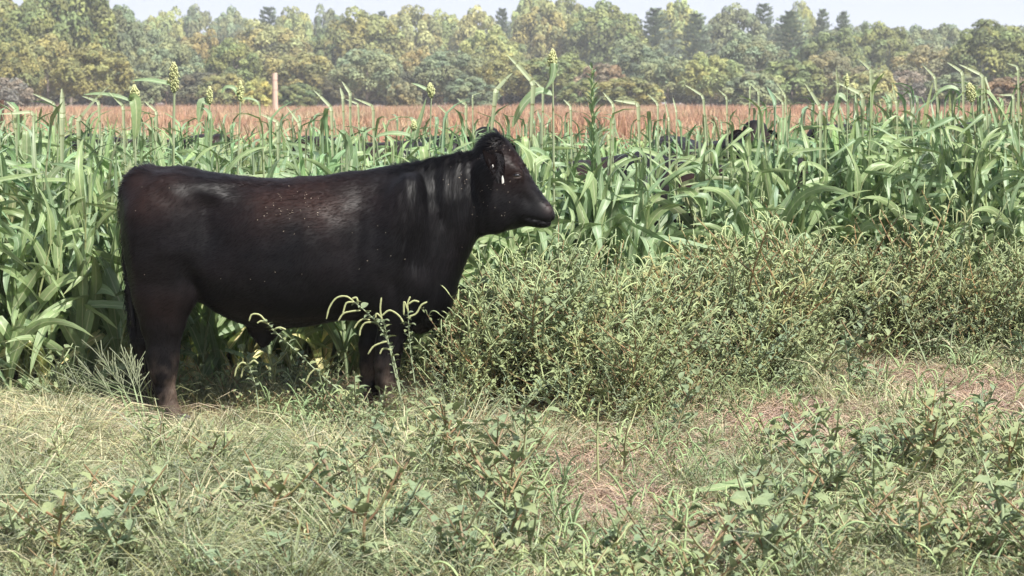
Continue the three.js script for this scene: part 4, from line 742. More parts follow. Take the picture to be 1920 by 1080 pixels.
function coat(x, y, z) {                                                      // the colour of the hide: black, sun-bleached brown on back and rump, mud on the shanks
  const n = fbm(x * 4, y * 5, z * 4 + 3), n2 = fbm(x * 16, y * 9, z * 16, 3);
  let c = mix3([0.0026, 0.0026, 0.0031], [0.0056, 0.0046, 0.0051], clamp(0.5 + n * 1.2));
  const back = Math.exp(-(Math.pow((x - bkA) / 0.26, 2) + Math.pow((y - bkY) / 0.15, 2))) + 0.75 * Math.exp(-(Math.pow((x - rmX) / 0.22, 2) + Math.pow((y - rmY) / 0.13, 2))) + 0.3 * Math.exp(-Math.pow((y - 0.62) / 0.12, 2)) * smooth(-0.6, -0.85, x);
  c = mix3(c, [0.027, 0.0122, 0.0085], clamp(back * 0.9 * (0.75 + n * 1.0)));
  const face = Math.exp(-(Math.pow((x - eyX - 0.0) / 0.10, 2) + Math.pow((y - eyY - 0.06) / 0.10, 2))); c = mix3(c, [0.022, 0.012, 0.010], face * 0.7);
  const nose = Math.exp(-(Math.pow((x - muX) / 0.03, 2) + Math.pow((y - muY) / 0.03, 2))); c = mix3(c, [0.032, 0.022, 0.021], nose * 0.8);
  const mud = smooth(0.42, 0.12, y) * clamp(0.25 + n2 * 2.2 + 0.7 * smooth(0.2, 0.05, y)); c = mix3(c, [0.105, 0.078, 0.06], clamp(mud) * 0.8);
  return c.map((q) => q * (1 + n2 * 0.5));
}
const hide = new THREE.MeshPhysicalMaterial({ name: 'black_hide', vertexColors: true, roughness: 0.5, specularIntensity: 0.28 });
const hairMat = new THREE.MeshPhysicalMaterial({ name: 'black_hair', vertexColors: true, roughness: 0.45, specularIntensity: 0.17, side: THREE.DoubleSide });
const earMat = new THREE.MeshPhysicalMaterial({ name: 'ear_hide', vertexColors: true, roughness: 1, specularIntensity: 0, side: THREE.DoubleSide });
const hoofMat = new THREE.MeshStandardMaterial({ name: 'hoof_horn', color: rgb(0.035, 0.03, 0.027), roughness: 0.6 });
const eyeMat = new THREE.MeshPhysicalMaterial({ name: 'eye', color: rgb(0.006, 0.004, 0.004), roughness: 0.08, clearcoat: 1, clearcoatRoughness: 0.04 });
function cowParts(withHair) {
  const o = new THREE.Group(), x0 = lT.a - 0.08, x1 = lT.b + 0.05;
  const { P, I } = surfaceNets(body, [x0, -0.01, -0.46], [x1, 1.52, 0.46], 0.0098);
  const n = P.length / 3, col = new Float32Array(n * 3), nor = new Float32Array(n * 3);
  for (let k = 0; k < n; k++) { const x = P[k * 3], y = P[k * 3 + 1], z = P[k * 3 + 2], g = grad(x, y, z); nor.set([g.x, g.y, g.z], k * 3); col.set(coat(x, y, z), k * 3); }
  const geo = new THREE.BufferGeometry(); geo.setAttribute('position', new THREE.Float32BufferAttribute(P, 3)); geo.setAttribute('normal', new THREE.BufferAttribute(nor, 3)); geo.setAttribute('color', new THREE.BufferAttribute(col, 3)); geo.setIndex(I);
  part('body', geo, hide, o);
  // hair
  reseed(303);
  const area = [], A = V(0, 0, 0), B = V(0, 0, 0); let tot = 0;
  for (let k = 0; k < I.length; k += 3) { const a = I[k] * 3, b = I[k + 1] * 3, c = I[k + 2] * 3; A.set(P[b] - P[a], P[b + 1] - P[a + 1], P[b + 2] - P[a + 2]); B.set(P[c] - P[a], P[c + 1] - P[a + 1], P[c + 2] - P[a + 2]); tot += A.cross(B).length() / 2; area.push(tot); }
  const find = (r) => { let l = 0, h = area.length - 1; while (l < h) { const m = (l + h) >> 1; if (area[m] < r) l = m + 1; else h = m; } return l; };
  const hm = new MB(), nrm = [], [wX] = cq(748, 0), [poX, poY] = cq(924, 262), [thX] = cq(262, 0), [crB] = cq(905, 0);
  const strand = (p, g, dir, len, w, c, sag) => {
    const s = V(0, 0, 0).crossVectors(dir, g).normalize().multiplyScalar(w), b = hm.n;
    const m = p.clone().addScaledVector(dir, len * 0.55), e = p.clone().addScaledVector(dir, len); e.y -= sag; m.y -= sag * 0.3;
    hm.v(p.x - s.x, p.y - s.y, p.z - s.z, 0, 0, c); hm.v(p.x + s.x, p.y + s.y, p.z + s.z, 0, 0, c); hm.v(m.x - s.x * 0.7, m.y - s.y * 0.7, m.z - s.z * 0.7, 0, 0, c); hm.v(m.x + s.x * 0.7, m.y + s.y * 0.7, m.z + s.z * 0.7, 0, 0, c); hm.v(e.x, e.y, e.z, 0, 0, c);
    for (let q = 0; q < 5; q++) nrm.push(g.x, g.y, g.z);
    hm.t(b, b + 1, b + 3); hm.t(b, b + 3, b + 2); hm.t(b + 2, b + 3, b + 4);
  };
  for (let k = 0; k < 90000; k++) {
    const f = find(rnd() * tot) * 3; let u = rnd(), v = rnd(); if (u + v > 1) { u = 1 - u; v = 1 - v; }
    const a = I[f] * 3, b = I[f + 1] * 3, c = I[f + 2] * 3, mixv = (q) => P[a + q] + (P[b + q] - P[a + q]) * u + (P[c + q] - P[a + q]) * v, p = V(mixv(0), mixv(1), mixv(2));
    const g = V(nor[a] + (nor[b] - nor[a]) * u + (nor[c] - nor[a]) * v, nor[a + 1] + (nor[b + 1] - nor[a + 1]) * u + (nor[c + 1] - nor[a + 1]) * v, nor[a + 2] + (nor[b + 2] - nor[a + 2]) * u + (nor[c + 2] - nor[a + 2]) * v).normalize();
    const T = lT.at(p.x), neck = smooth(wX - 0.05, wX + 0.06, p.x) * (1 - smooth(crB - 0.05, crB + 0.04, p.x)), isTop = smooth(T - 0.07, T - 0.01, p.y) * (p.y > 0.8 ? 1 : 0);
    if (p.z < -0.12 && rnd() < 0.6) continue;
    if (p.x > cq(985, 0)[0] && rnd() < 0.7) continue;
    const low = p.y < 0.55, dir = low ? V(-0.15, -1, 0) : V(lerp(-0.9, -0.35, neck), lerp(-0.45, -1, neck), 0);
    dir.x += 0.7 * N3(p.x * 4, p.y * 4, p.z * 4); dir.y += 0.5 * N3(p.x * 4 + 9, p.y * 4, p.z * 4); dir.z += 0.3 * gauss() * 0.5;
    dir.addScaledVector(g, -dir.dot(g)).normalize();
    let lift = rr(0.08, 0.3), len = rr(0.014, 0.026) * (low ? 0.7 : 1);
    if (neck > 0.5) len *= rr(1.0, 1.9);
    if (isTop > 0.5) { if (p.x < thX + 0.06) { lift = rr(0.5, 1.1); len = rr(0.02, 0.036); } else if (neck > 0.4) { lift = rr(0.25, 0.9); len = rr(0.025, 0.05); } else { lift = rr(0.1, 0.45); len = rr(0.014, 0.026); } }
    if (Math.hypot(p.x - poX, p.y - poY) < 0.06) { lift = rr(0.4, 1.3); len = rr(0.025, 0.05); }
    if (Math.abs(p.x - wX) < 0.03 && isTop > 0.5) { lift = rr(0.6, 1.0); len = rr(0.03, 0.045); }
    dir.addScaledVector(g, lift).normalize();
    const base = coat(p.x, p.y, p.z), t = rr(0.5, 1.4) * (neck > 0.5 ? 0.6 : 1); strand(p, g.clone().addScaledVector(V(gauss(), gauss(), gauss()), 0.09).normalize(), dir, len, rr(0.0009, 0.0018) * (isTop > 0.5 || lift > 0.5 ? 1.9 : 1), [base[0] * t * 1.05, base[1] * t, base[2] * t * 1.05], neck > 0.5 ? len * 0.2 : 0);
  }
  const hg = hm.build(); hg.setAttribute('normal', new THREE.Float32BufferAttribute(nrm, 3));
  // ears: a cupped leaf held out sideways and a little down
  for (const s of [1, -1]) {
    const [ex, ey] = cq(921, 292), root = V(ex, ey, s * 0.085), mb = new MB(), pts = curve([V(0, 0, 0), V(0.004, 0.006, s * 0.05), V(0.012, -0.022, s * 0.10), V(0.026, -0.075, s * 0.14), V(0.042, -0.128, s * 0.155)], 12);
    ribbon(mb, pts, 0.105, { prof: (v) => 0.34 + 0.66 * Math.pow(Math.sin(Math.PI * Math.min(1, 0.08 + v * 0.93)), 0.8) * (v > 0.97 ? 0.4 : 1), fold: 0.5, cross: [-1, -0.66, -0.33, 0, 0.33, 0.66, 1], up: V(0.1, 1, s * 0.35), color: [0.0048, 0.0033, 0.0033] });
    const inner = mb.n; ribbon(mb, pts.map((q) => q.clone().add(V(0, 0.004, s * 0.006))), 0.100, { prof: (v) => 0.34 + 0.66 * Math.pow(Math.sin(Math.PI * Math.min(1, 0.08 + v * 0.93)), 0.8) * (v > 0.97 ? 0.4 : 1), fold: 0.5, cross: [-1, -0.66, -0.33, 0, 0.33, 0.66, 1], up: V(0.1, 1, s * 0.35), color: [0.0042, 0.003, 0.003] });
    const e = part('ear', mb.build(), earMat, o); e.position.copy(root);
    const hb = new MB(); for (let k = 0; k < 900; k++) { const v = rnd(), q = pts[Math.floor(v * 12)], sd = rnd() < 0.5 ? -1 : 1, off = sd * 0.046 * Math.sin(Math.PI * Math.min(1, 0.1 + v)) * rr(0.5, 1.05), b0 = V(q.x + off, q.y + 0.012, q.z + s * 0.026), l = rr(0.015, 0.035), t = rr(0.5, 2.6), d2 = V(gauss() * 0.6 + sd * 0.3, -0.6 + gauss() * 0.3, s * 0.4 + gauss() * 0.3).normalize(); ribbon(hb, [b0, b0.clone().addScaledVector(d2, l * 0.6), b0.clone().addScaledVector(d2, l).add(V(0, -0.004, 0))], 0.0022, { prof: (w) => 1 - 0.8 * w, fold: 0, cross: [-1, 1], color: [0.007 * t, 0.0062 * t, 0.0065 * t] }); }
    const eh = part('ear_hair', hb.build(), hairMat, e); eh.userData.kind = 'stuff';
  }
  // eyes, with a lid above and below
  for (const s of [1, -1]) {
    const z = skinZ(eyX, eyY) * s, e = part('eye', new THREE.SphereGeometry(0.0205, 20, 14), eyeMat, o); e.position.set(eyX, eyY, z - s * 0.0045); e.scale.set(1.1, 0.8, 0.9);
    for (const q of [1, -1]) { const mb = new MB(), pts = []; for (let k = 0; k <= 10; k++) { const a = lerp(0.15, Math.PI - 0.15, k / 10); pts.push(V(-Math.cos(a) * 0.025, q * Math.sin(a) * 0.0125, s * (0.004 - Math.abs(Math.cos(a)) * 0.005))); } tube(mb, pts, (v) => 0.0052 * Math.sin(Math.PI * lerp(0.12, 0.88, v)) + 0.001, { sides: 7, color: q > 0 ? [0.018, 0.012, 0.011] : [0.03, 0.021, 0.019] }); const l = part('eyelid', mb.build(), hide, e); l.scale.set(1 / 1.1, 1 / 0.8, 1 / 0.9); l.position.set(0, 0, s * 0.009); }
  }
  // cloven hooves
  for (const [px, py, z, k] of [[344, 797, 0.165, 1], [286, 779, -0.165, 1], [746, 797, 0.15, 0.9], [704, 772, -0.15, 0.9]]) {
    const [x, y] = cq(px, 795), g = new THREE.Group(); g.name = 'hoof';
    const claw = (sz) => { const pr = [[0.0, 0.062], [0.030, 0.052], [0.038, 0.046], [0.046, 0.008], [0.043, 0.0], [0.0, 0.0]].map(([r, h]) => new THREE.Vector2(r, h)); const l = new THREE.LatheGeometry(pr, 16); l.scale(1.35, 1, 0.62); const p = l.attributes.position; for (let i = 0; i < p.count; i++) { const h = p.getY(i), px2 = p.getX(i); if (px2 > 0) p.setX(i, px2 * (1 + 0.35 * (1 - h / 0.062))); } l.translate(0, 0, sz); l.computeVertexNormals(); return l; };
    const ys = z > 0 ? -0.004 : 0.0; const hg2 = mergeGeometries([claw(0.026), claw(-0.026)]); hg2.scale(k, k, k); const h = part('hoof', hg2, hoofMat, o); h.position.set(x, ys, z);
  }
  // tail with a hanging switch, caked with dried dirt at the top
  { const mb = new MB(), c = (p, q) => V(cq(p, q)[0], cq(p, q)[1], 0.02); tube(mb, curve([c(260, 319), c(243, 336), c(235, 372), c(235, 430), c(240, 500), c(249, 560), c(256, 610)].map((v, i) => v.setZ(0.01 + (i > 3 ? 0.02 * (i - 3) : 0))), 26), (v) => 0.029 * (1 - 0.55 * v), { sides: 10, color: [0.007, 0.0058, 0.0058] });
    const t = part('tail', mb.build(), hide, o), hb = new MB(); reseed(66);
    for (let k = 0; k < 420; k++) { const v = rnd(), a = c(lerp(233, 256, v * v), lerp(360, 620, v)); a.z = 0.02 + 0.03 * v + gauss() * 0.02; a.x += gauss() * 0.018; const l = rr(0.02, 0.05) * (1 + v * 1.8), d2 = V(gauss() * 0.22 - 0.1, -1, gauss() * 0.25).normalize(), dirty = v < 0.35 && rnd() < 0.5, tn = rr(0.6, 1.6); ribbon(hb, [a, a.clone().addScaledVector(d2, l * 0.5), a.clone().addScaledVector(d2, l)], 0.004, { prof: (w) => 1 - 0.75 * w, fold: 0.2, cross: [-1, 1], up: V(0, 0, 1), color: dirty ? [0.11 * tn, 0.08 * tn, 0.055 * tn] : [0.007 * tn, 0.006 * tn, 0.006 * tn] }); }
    part('tail_hair', hb.build(), hairMat, t).userData.kind = 'stuff'; }
  return { o, hg };
}
const cow = cowParts();
{
  const far = cow.o.clone(), grazing = cow.o.clone();
  { const [pvX, pvY] = cq(765, 430), [w0] = cq(735, 0), [w1] = cq(875, 0), bend = (v, s) => { const a = -1.15 * s, dx = v.x - pvX, dy = v.y - pvY; v.x = pvX + dx * Math.cos(a) - dy * Math.sin(a); v.y = pvY + dx * Math.sin(a) + dy * Math.cos(a); return v; }, v = V(0, 0, 0);
    for (const c of grazing.children) {
      if (c.name === 'body') { c.geometry = c.geometry.clone(); const p = c.geometry.attributes.position; for (let i = 0; i < p.count; i++) { v.fromBufferAttribute(p, i); const s = smooth(w0, w1, v.x) * smooth(0.35, 0.6, v.y); if (s > 0) { bend(v, s); p.setXYZ(i, v.x, v.y, v.z); } } c.geometry.computeVertexNormals(); }
      if (/eye|ear/.test(c.name)) { bend(c.position, 1); c.rotation.z -= 1.15; }
    } }                                                  // the herd in the crop, without the coat's single hairs
  const o = cow.o; o.name = 'cow'; o.position.copy(COW0); scene.add(o); tag(o, 'black cow standing side on in front of the green crop, its head to the right', 'cow');
  part('coat_hair', cow.hg, hairMat, o).userData.kind = 'stuff';
  // two ear tags, seen nearly edge on
  const tagM = new THREE.MeshStandardMaterial({ name: 'tag_plastic', color: rgb(0.5, 0.5, 0.46), roughness: 0.45 });
  for (const [px, py, z, rot] of [[925, 313, 0.225, 0.2], [943, 333, 0.255, 0.25]]) { const [x, y] = cq(px, py), sh = new THREE.Shape(); sh.moveTo(-0.011, -0.018); sh.lineTo(0.011, -0.018); sh.quadraticCurveTo(0.013, 0.004, 0.004, 0.012); sh.lineTo(0.003, 0.018); sh.lineTo(-0.003, 0.018); sh.lineTo(-0.004, 0.012); sh.quadraticCurveTo(-0.013, 0.004, -0.011, -0.018); const g = new THREE.ExtrudeGeometry(sh, { depth: 0.003, bevelEnabled: true, bevelSize: 0.0008, bevelThickness: 0.0008, bevelSegments: 1, steps: 1 }); g.center(); const t = part('ear_tag', g, tagM, o); t.position.set(x, y, z); t.rotation.set(0, 1.25, rot); tag(t, 'small white ear tag', null); }
  // chaff and seeds caught in the coat
  reseed(99); const mb = new MB(), spots = [];
  for (let k = 0; k < 46; k++) spots.push([560 + gauss() * 62, 378 + gauss() * 34]); for (let k = 0; k < 40; k++) spots.push([910 + gauss() * 50, 350 + gauss() * 66]); for (let k = 0; k < 22; k++) spots.push([rr(260, 880), rr(330, 520)]); for (let k = 0; k < 24; k++) spots.push([928 + gauss() * 20, 285 + gauss() * 18]); for (let k = 0; k < 22; k++) spots.push([233 + gauss() * 5, rr(360, 430)]);
  for (const [px, py] of spots) { const [x, y] = cq(px, py); if (body(x, y, 0) > -0.02) continue; const z = skinZ(x, y); if (z < 0.02) continue; const p = V(x, y, z), n = grad(x, y, z), a = V(gauss(), gauss(), gauss()).cross(n).normalize(), b = V(0, 0, 0).crossVectors(n, a), L = rr(0.0012, 0.0040), w = rr(0.0008, 0.0018), q = mb.n, t = rr(0.7, 1.2), c = [0.30 * t, 0.25 * t, 0.19 * t]; p.addScaledVector(n, 0.007); for (const [i, j] of [[-1, 0], [0, -1], [1, 0], [0, 1]]) { const v = p.clone().addScaledVector(a, i * L).addScaledVector(b, j * w); mb.v(v.x, v.y, v.z, 0, 0, c); } const u = p.clone().addScaledVector(n, w); mb.v(u.x, u.y, u.z, 0, 0, c); for (let i = 0; i < 4; i++) mb.t(q + i, q + (i + 1) % 4, q + 4); }
  const ch = part('chaff', mb.build(), new THREE.MeshStandardMaterial({ name: 'chaff', vertexColors: true, roughness: 0.8, side: THREE.DoubleSide }), o); ch.userData.kind = 'stuff';
  // the rest of the herd, mostly hidden: px of the shoulder, height of the back in the photograph, metres, turn
  const herd = [[770, 246, 20.2, 0.12, 'black cow beyond the crop above the first cow\'s withers, only its back line showing'], [908, 238, 17.2, -1.2, 'black cow whose dark poll shows just above the first cow\'s head'], [1130, 276, 15.6, 0.5, 'black cow half hidden in the crop behind the tall leafy weed'], [1296, 284, 15.4, 2.9, 'black cow low in the crop, a patch of its back showing right of the middle'], [1410, 226, 18.8, -1.2, 'black cow facing this way in the crop, its dark head among the leaves'], [1752, 222, 19.5, 0.25, 'black cow on the right, its sloping back against the reddish field'], [224, 232, 21.0, 3.1, 'dark cow far left beyond the crop, its flat back showing between the stalks']];
  herd.forEach(([px, py, d, turn, label], i) => { const up = i === 1 || i === 4, c = (up ? far : grazing).clone(), e = at(px, py + (up ? 0 : i === 6 ? 12 : 1), d), s = clamp(e.y / (up ? 1.46 : 1.335), 0.8, 1.1); c.name = numbered('cow'); scene.add(c); c.scale.setScalar(s); c.rotation.y = turn; const hx = up ? 0.72 * s : 0; c.position.set(e.x - hx * Math.cos(turn), 0, e.z + hx * Math.sin(turn)); tag(c, label, 'cow'); });
}
// ---------------------------------------------------------------- single weeds that the photograph lets one pick out
function singleWeed({ name = 'weed', label, category = 'weed', d, stem, leaves = 14, size = 0.05, r = 0.004, spikes = [], v0 = 0.2, tone = 0, whorl = 0, s = 1, gap }) {
  reseed(7000 + s * 17);
  const P = stem.map(([x, y, dz = 0]) => { const q = at(x, y, d); q.z += dz; return q; }), o = thing(name, label, category, V(P[0].x, 0, P[0].z)), L = P.map((q) => V(q.x - P[0].x, q.y, q.z - P[0].z));
  const c = new THREE.CatmullRomCurve3(L, false, 'centripetal'), mb = new MB(); tube(mb, c.getPoints(14), (v) => r * (1 - 0.6 * v), { sides: 6 }); part('stem', mb.build(), weedTint[tone], o);
  let a = rr(0, 6);
  const leafAt = (v, k) => { const p = c.getPoint(v), t = c.getTangent(v), m = new MB(), l = size * rr(0.6, 1.2); a += 2.4; ovate(m, V(0, 0, 0), V(Math.cos(a), rr(0.05, 0.6), Math.sin(a)).addScaledVector(t, 0.3), V(gauss() * 0.3, 1, gauss() * 0.3), l, l * rr(0.5, 0.68), rr(0.2, 0.9), 5); const g = part('leaf', m.build(), weedTint[(tone + (k % 5 === 0 ? 1 : 0)) % 4], o); g.position.copy(p); };
  for (let k = 0; k < leaves; k++) leafAt(lerp(v0, 1, (k + rnd() * 0.5) / leaves), k);
  for (let k = 0; k < whorl; k++) leafAt(rr(0.96, 1), k);
  for (const sp of spikes) { const m = new MB(), pts = curve(sp.map(([x, y, dz = 0]) => { const q = at(x, y, d); return V(q.x - P[0].x, q.y, q.z + dz - P[0].z); }), 16), ph = rr(0, 6); tube(m, pts, (v) => 0.0046 * (0.75 + 0.35 * Math.abs(Math.sin(v * 30 + ph))) * (v > 0.94 ? 0.6 : v < 0.05 ? 0.5 : 1), { sides: 6, u0: 0.905, u1: 0.985 }); part('flower_spike', m.build(), weedTint[3], o); }
  return o;
}
singleWeed({ name: 'pigweed', d: 10.45, s: 1, r: 0.006, stem: [[756, 820], [750, 735], [733, 655], [712, 612], [690, 588], [664, 566]], leaves: 26, size: 0.045, v0: 0.2, spikes: [[[664, 566], [650, 556], [632, 558], [618, 576], [612, 598]], [[664, 566], [650, 568], [645, 580], [643, 590]], [[660, 560], [668, 558], [672, 570]], [[676, 582], [658, 584], [644, 588], [634, 602]], [[694, 600], [682, 598], [672, 604], [664, 616]], [[700, 604], [684, 606], [676, 618], [674, 630]]], label: 'reddish stemmed pigweed arching left in front of the cow\'s front leg' });
singleWeed({ name: 'pigweed', d: 10.4, s: 2, r: 0.005, stem: [[772, 815], [745, 720], [728, 640], [718, 600]], leaves: 24, size: 0.042, spikes: [[[716, 600], [713, 580], [715, 558]], [[716, 596], [706, 588], [704, 596]], [[716, 592], [730, 582], [748, 592], [758, 608]], [[726, 640], [712, 644], [700, 650], [690, 664]], [[734, 656], [718, 654], [712, 664]]], label: 'pigweed with one upright flower spike between the arching one and the forked one' });
singleWeed({ name: 'pigweed', d: 10.4, s: 3, r: 0.005, stem: [[800, 830], [778, 720], [768, 640], [765, 585]], leaves: 28, size: 0.045, spikes: [[[765, 585], [764, 570], [769, 556]], [[764, 580], [758, 566], [757, 590]], [[766, 594], [780, 588], [790, 572], [801, 566]], [[766, 570], [776, 564], [786, 566]]], label: 'pigweed with a forked flower spike beside the cow\'s brisket' });
singleWeed({ name: 'pigweed', d: 10.5, s: 4, r: 0.005, stem: [[712, 830], [655, 750], [600, 702], [552, 655], [516, 622], [498, 602]], leaves: 34, size: 0.042, v0: 0.25, spikes: [[[498, 602], [486, 590], [472, 590], [467, 602]], [[504, 608], [490, 602], [482, 606]], [[512, 620], [524, 614], [536, 618]], [[608, 704], [594, 692], [582, 700], [574, 716]]], label: 'long pigweed leaning left under the cow\'s belly' });
singleWeed({ name: 'pigweed', d: 10.45, s: 5, r: 0.005, stem: [[486, 830], [484, 770], [478, 720], [466, 684]], leaves: 12, size: 0.045, v0: 0.55, spikes: [[[466, 684], [454, 680], [444, 690], [440, 706]], [[468, 686], [458, 690], [452, 708]], [[468, 682], [476, 676], [484, 682]]], label: 'red stemmed pigweed standing alone under the middle of the belly' });
singleWeed({ name: 'pigweed', d: 10.3, s: 6, r: 0.005, stem: [[690, 838], [678, 790], [664, 760], [658, 742]], leaves: 8, size: 0.04, spikes: [[[658, 744], [648, 732], [650, 748]], [[658, 742], [668, 728], [676, 734]], [[658, 744], [672, 736], [682, 746]], [[656, 748], [640, 738], [634, 754]], [[656, 750], [642, 750], [636, 764]], [[660, 748], [676, 748], [684, 756]], [[660, 752], [672, 760], [674, 772]]], label: 'pigweed topped with a tangle of pale yellow spikes by the cow\'s front hooves' });
singleWeed({ d: 8.4, s: 7, r: 0.0055, stem: [[1122, 900], [1120, 830], [1122, 770], [1127, 735]], leaves: 7, size: 0.06, v0: 0.3, whorl: 9, tone: 1, label: 'tall thin weed with a whorl of top leaves, before the thicket\'s middle' });
singleWeed({ d: 7.7, s: 8, r: 0.006, stem: [[628, 1110], [618, 1020], [606, 940], [596, 880]], leaves: 18, size: 0.055, v0: 0.15, tone: 2, label: 'brown stemmed broad leaved weed low in the picture below the cow\'s belly' });
singleWeed({ d: 7.8, s: 9, r: 0.005, stem: [[452, 1040], [456, 960], [462, 900], [466, 860]], leaves: 12, size: 0.05, v0: 0.1, tone: 0, label: 'dark stemmed weed left of the brown stemmed one' });
singleWeed({ d: 7.5, s: 10, r: 0.006, stem: [[388, 1110], [382, 1040], [374, 985], [368, 960]], leaves: 6, size: 0.065, v0: 0.5, whorl: 6, tone: 1, label: 'weed with a thick yellow green stem and broad top leaves near the bottom left' });
singleWeed({ d: 8.0, s: 11, r: 0.004, stem: [[238, 1030], [226, 965], [222, 930]], leaves: 9, size: 0.06, v0: 0.3, tone: 2, whorl: 3, label: 'small weed with broad bluish leaves in the pale grass, right of the long dry stalk' });
singleWeed({ d: 7.6, s: 12, r: 0.0045, stem: [[150, 1100], [142, 1040], [150, 1000]], leaves: 10, size: 0.055, v0: 0.2, tone: 2, whorl: 2, label: 'small dark stemmed weed in the bottom left corner' });
singleWeed({ d: 7.6, s: 13, r: 0.0065, stem: [[1428, 1110], [1428, 1020], [1432, 950], [1428, 905]], leaves: 16, size: 0.055, v0: 0.2, tone: 0, whorl: 3, label: 'upright weed with a dark thick stem beside the pale fallen blade, bottom right' });
singleWeed({ d: 8.6, s: 14, r: 0.004, stem: [[1448, 900], [1446, 845], [1444, 800]], leaves: 7, size: 0.045, v0: 0.3, tone: 3, label: 'thin weed standing on the bare soil right of the middle' });
singleWeed({ d: 7.5, s: 15, r: 0.005, stem: [[1516, 1110], [1518, 1030], [1516, 980], [1512, 955]], leaves: 10, size: 0.055, v0: 0.3, tone: 1, whorl: 4, label: 'weed with a whorl of wide leaves right of the dark thick stemmed one' });
singleWeed({ d: 8.9, s: 16, r: 0.006, stem: [[1640, 930], [1632, 880], [1622, 850], [1600, 815]], leaves: 40, size: 0.05, v0: 0.05, tone: 1, whorl: 8, label: 'bright green bushy weed in the middle of the bare soil on the right' });
singleWeed({ d: 7.6, s: 17, r: 0.005, stem: [[1640, 1110], [1652, 1050], [1646, 1010], [1640, 975]], leaves: 9, size: 0.05, v0: 0.25, tone: 3, label: 'weed with a leaning reddish stem near the bottom right' });
singleWeed({ d: 8.0, s: 18, r: 0.004, stem: [[868, 990], [862, 930], [858, 890]], leaves: 14, size: 0.055, v0: 0.1, tone: 1, label: 'leafy weed left of the straw patch, below the cow\'s front legs' });
singleWeed({ d: 7.4, s: 19, r: 0.005, stem: [[742, 1110], [736, 1040], [728, 990]], leaves: 20, size: 0.055, v0: 0.1, tone: 0, whorl: 4, label: 'leafy weed at the bottom edge left of the small bare patch' });
singleWeed({ name: 'pigweed', d: 11.9, s: 20, r: 0.007, stem: [[1450, 745], [1530, 690], [1590, 640], [1625, 590], [1655, 552]], leaves: 26, size: 0.05, v0: 0.3, spikes: [[[1655, 552], [1668, 545], [1684, 556]], [[1655, 552], [1650, 540], [1640, 552]]], label: 'pigweed with a long brown stem leaning right above the bare soil' });
singleWeed({ name: 'pigweed', d: 12.4, s: 21, r: 0.007, stem: [[1740, 690], [1720, 640], [1698, 590], [1686, 540]], leaves: 16, size: 0.05, v0: 0.45, spikes: [[[1686, 540], [1672, 528], [1660, 540]], [[1686, 540], [1694, 524], [1706, 534]]], label: 'pigweed with a stout red stem leaning left near the right side of the thicket' });
singleWeed({ name: 'pigweed', d: 12.5, s: 22, r: 0.006, stem: [[1782, 690], [1784, 630], [1796, 570], [1806, 470], [1810, 420]], leaves: 30, size: 0.05, v0: 0.3, spikes: [[[1810, 420], [1806, 400], [1796, 396], [1793, 420]], [[1810, 420], [1822, 402], [1820, 424]], [[1810, 420], [1808, 396], [1803, 390]]], label: 'tall pigweed with curled spikes at the right of the thicket' });
singleWeed({ name: 'pigweed', d: 11.3, s: 23, r: 0.0075, stem: [[1190, 800], [1255, 735], [1310, 690], [1350, 640]], leaves: 14, size: 0.045, v0: 0.5, spikes: [[[1350, 640], [1362, 630], [1376, 640]]], label: 'pigweed with a bare brown stem leaning right in the thicket\'s left half' });
singleWeed({ name: 'pigweed', d: 11.4, s: 24, r: 0.007, stem: [[1100, 800], [1150, 745], [1215, 695], [1248, 655]], leaves: 12, size: 0.045, v0: 0.5, spikes: [[[1248, 655], [1262, 646], [1272, 660]]], label: 'pigweed with a bare reddish stem leaning right, left of a longer one' });
singleWeed({ name: 'pigweed', d: 11.2, s: 25, r: 0.007, stem: [[1012, 810], [1002, 740], [996, 680], [990, 600]], leaves: 26, size: 0.045, v0: 0.4, spikes: [[[990, 600], [980, 585], [968, 596]], [[990, 600], [992, 580], [1000, 572]], [[990, 602], [1004, 592], [1012, 606]]], label: 'upright red stemmed pigweed in the thicket just right of the cow\'s chest' });
singleWeed({ name: 'pigweed', d: 12.0, s: 26, r: 0.007, stem: [[1540, 735], [1500, 690], [1462, 630], [1440, 560]], leaves: 20, size: 0.048, v0: 0.45, spikes: [[[1440, 560], [1426, 548], [1416, 562]], [[1440, 560], [1440, 542], [1450, 534]]], label: 'brown stemmed pigweed leaning left in the middle of the thicket' });
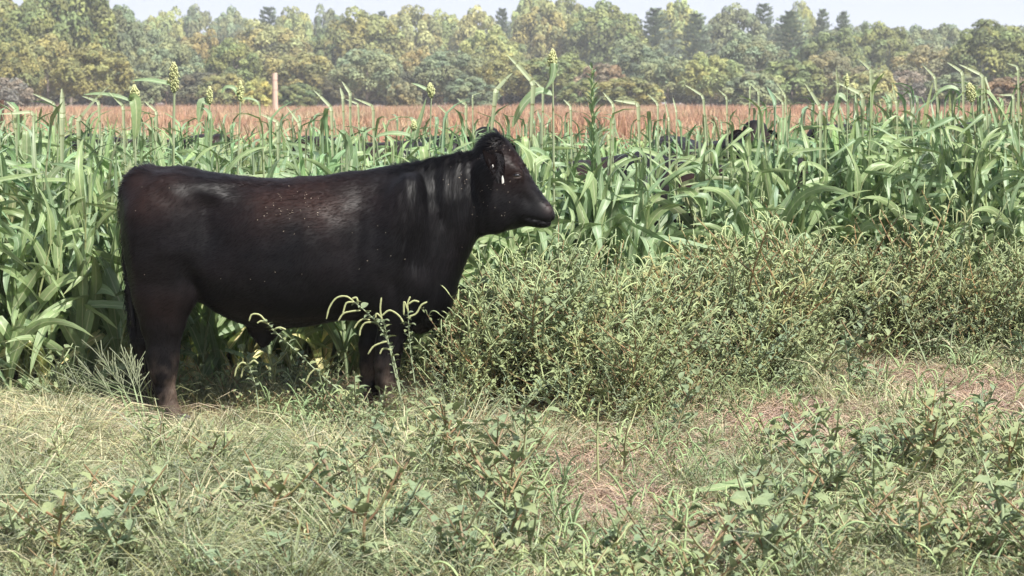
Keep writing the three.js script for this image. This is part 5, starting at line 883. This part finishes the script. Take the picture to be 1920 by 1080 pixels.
{
  // fallen sorghum blades and dry stalks on the near ground
  const fallen = (label, d, pts, w, tone, name = 'fallen_leaf', cat = 'leaf') => { const P = pts.map(([x, y, dz = 0]) => { const q = at(x, y, d); q.z += dz; return q; }), mb = new MB(), o0 = P[0].clone(); ribbon(mb, curve(P.map((p) => p.sub(o0)), 16), w, { prof: bladeProf, fold: 0.35, cross: [-1, -0.5, 0, 0.5, 1], up: V(0.1, 1, 0.5), twist: 0.4, wave: 0.04 }); const o = new THREE.Mesh(mb.build(), cropTint[tone]); o.name = numbered(name); o.position.copy(o0); scene.add(o); tag(o, label, cat); };
  fallen('pale green fallen crop blade lying across the weeds on the right', 8.05, [[1428, 908], [1390, 908], [1350, 914], [1298, 922]], 0.05, 1);
  fallen('green blade leaning up from the bottom edge on the right', 7.3, [[1440, 1110], [1480, 1068], [1520, 1030], [1560, 1006]], 0.03, 1);
  const stalk = (label, d0, a, d1, b, r, sag = 0.01) => { const A = at(...a, d0), B = at(...b, d1), mb = new MB(), m = A.clone().lerp(B, 0.5); m.y += sag; tube(mb, curve([V(0, 0, 0), m.sub(A), B.clone().sub(A)], 10), (v) => r * (1 - 0.5 * v), { sides: 6, u0: 0, u1: 0.7 }); const o = new THREE.Mesh(mb.build(), new THREE.MeshStandardMaterial({ name: 'dry_stalk', color: rgb(0.48, 0.38, 0.27), roughness: 0.8 })); o.name = numbered('dry_stalk'); o.position.copy(A); scene.add(o); tag(o, label, 'stalk'); };
  stalk('long straight dry stalk slanting up at the left edge of the pale grass', 7.6, [-20, 1060], 8.3, [104, 850], 0.0042);
  stalk('broken pale dry stalk bent over the straw in the bottom middle', 8.0, [930, 1030], 8.1, [862, 960], 0.004);
  stalk('pale dry stalk rising from the straw right of the broken one', 8.0, [944, 1026], 8.2, [905, 945], 0.0035);
  stalk('pale dry stalk lying on the bare soil right of the middle', 10.2, [1470, 822], 10.6, [1545, 804], 0.006);
  stalk('dry stalk bent over the soil at the right edge', 10.4, [1930, 786], 10.8, [1890, 760], 0.006, 0.05);
  // the wild grass clump with open seed panicles left of the hind legs
  reseed(818); const o = thing('panicle_grass', 'clump of wild grass with open feathery panicles beside the cow\'s hind hooves', 'grass clump', at(262, 830, 10.3).setY(0)), P0 = o.position, mk = () => new MB();
  for (const [x, y, tx, ty] of [[262, 830, 188, 668], [268, 830, 236, 680], [255, 830, 168, 700], [275, 832, 250, 690], [250, 830, 140, 716], [265, 830, 215, 705]]) {
    const A = at(x, y, 10.3).setY(0), B = at(tx, ty, 10.45), M = at(lerp(x, tx, 0.35), lerp(y, ty, 0.55), 10.36), pts = [A, M, B].map((p) => p.clone().sub(P0)), mb = mk(); ribbon(mb, curve(pts, 10), 0.012, { prof: (v) => 1 - 0.85 * v, fold: 0.5, cross: [-1, 0, 1], color: [0.17, 0.22, 0.09] }); part('stem', mb.build(), grassMat, o);
    const pm = mk(), c = new THREE.CatmullRomCurve3(pts); for (let k = 0; k < 22; k++) { const v = rr(0.62, 1), p = c.getPoint(v), t = c.getTangent(v), a = V(gauss(), gauss() + 0.3, gauss()).normalize().multiplyScalar(0.09 * rr(0.4, 1)).addScaledVector(t, 0.08); tube(pm, [p, p.clone().addScaledVector(a, 0.5).add(V(0, 0.006, 0)), p.clone().add(a)], (v2) => 0.0013 + 0.0012 * v2, { sides: 3, color: [0.17, 0.19, 0.10] }); } part('panicle', pm.build(), grassMat, o);
  }
  for (let k = 0; k < 26; k++) { const mb = mk(), b = V(gauss() * 0.12, 0, gauss() * 0.08), l = rr(0.2, 0.4), a = rr(2.2, 4.2); ribbon(mb, [b, V(b.x + Math.cos(a) * l * 0.3, l * 0.7, b.z + Math.sin(a) * l * 0.2), V(b.x + Math.cos(a) * l * 0.8, l * 0.85, b.z + Math.sin(a) * l * 0.3)], 0.009, { prof: (v) => 1 - 0.8 * v, fold: 0.4, cross: [-1, 0, 1], color: [0.2, 0.27, 0.12] }); part('blade', mb.build(), grassMat, o); }
}
scene.traverse((o) => { if (o.isMesh) { o.castShadow = true; o.receiveShadow = true; } });
renderer.render(scene, camera);
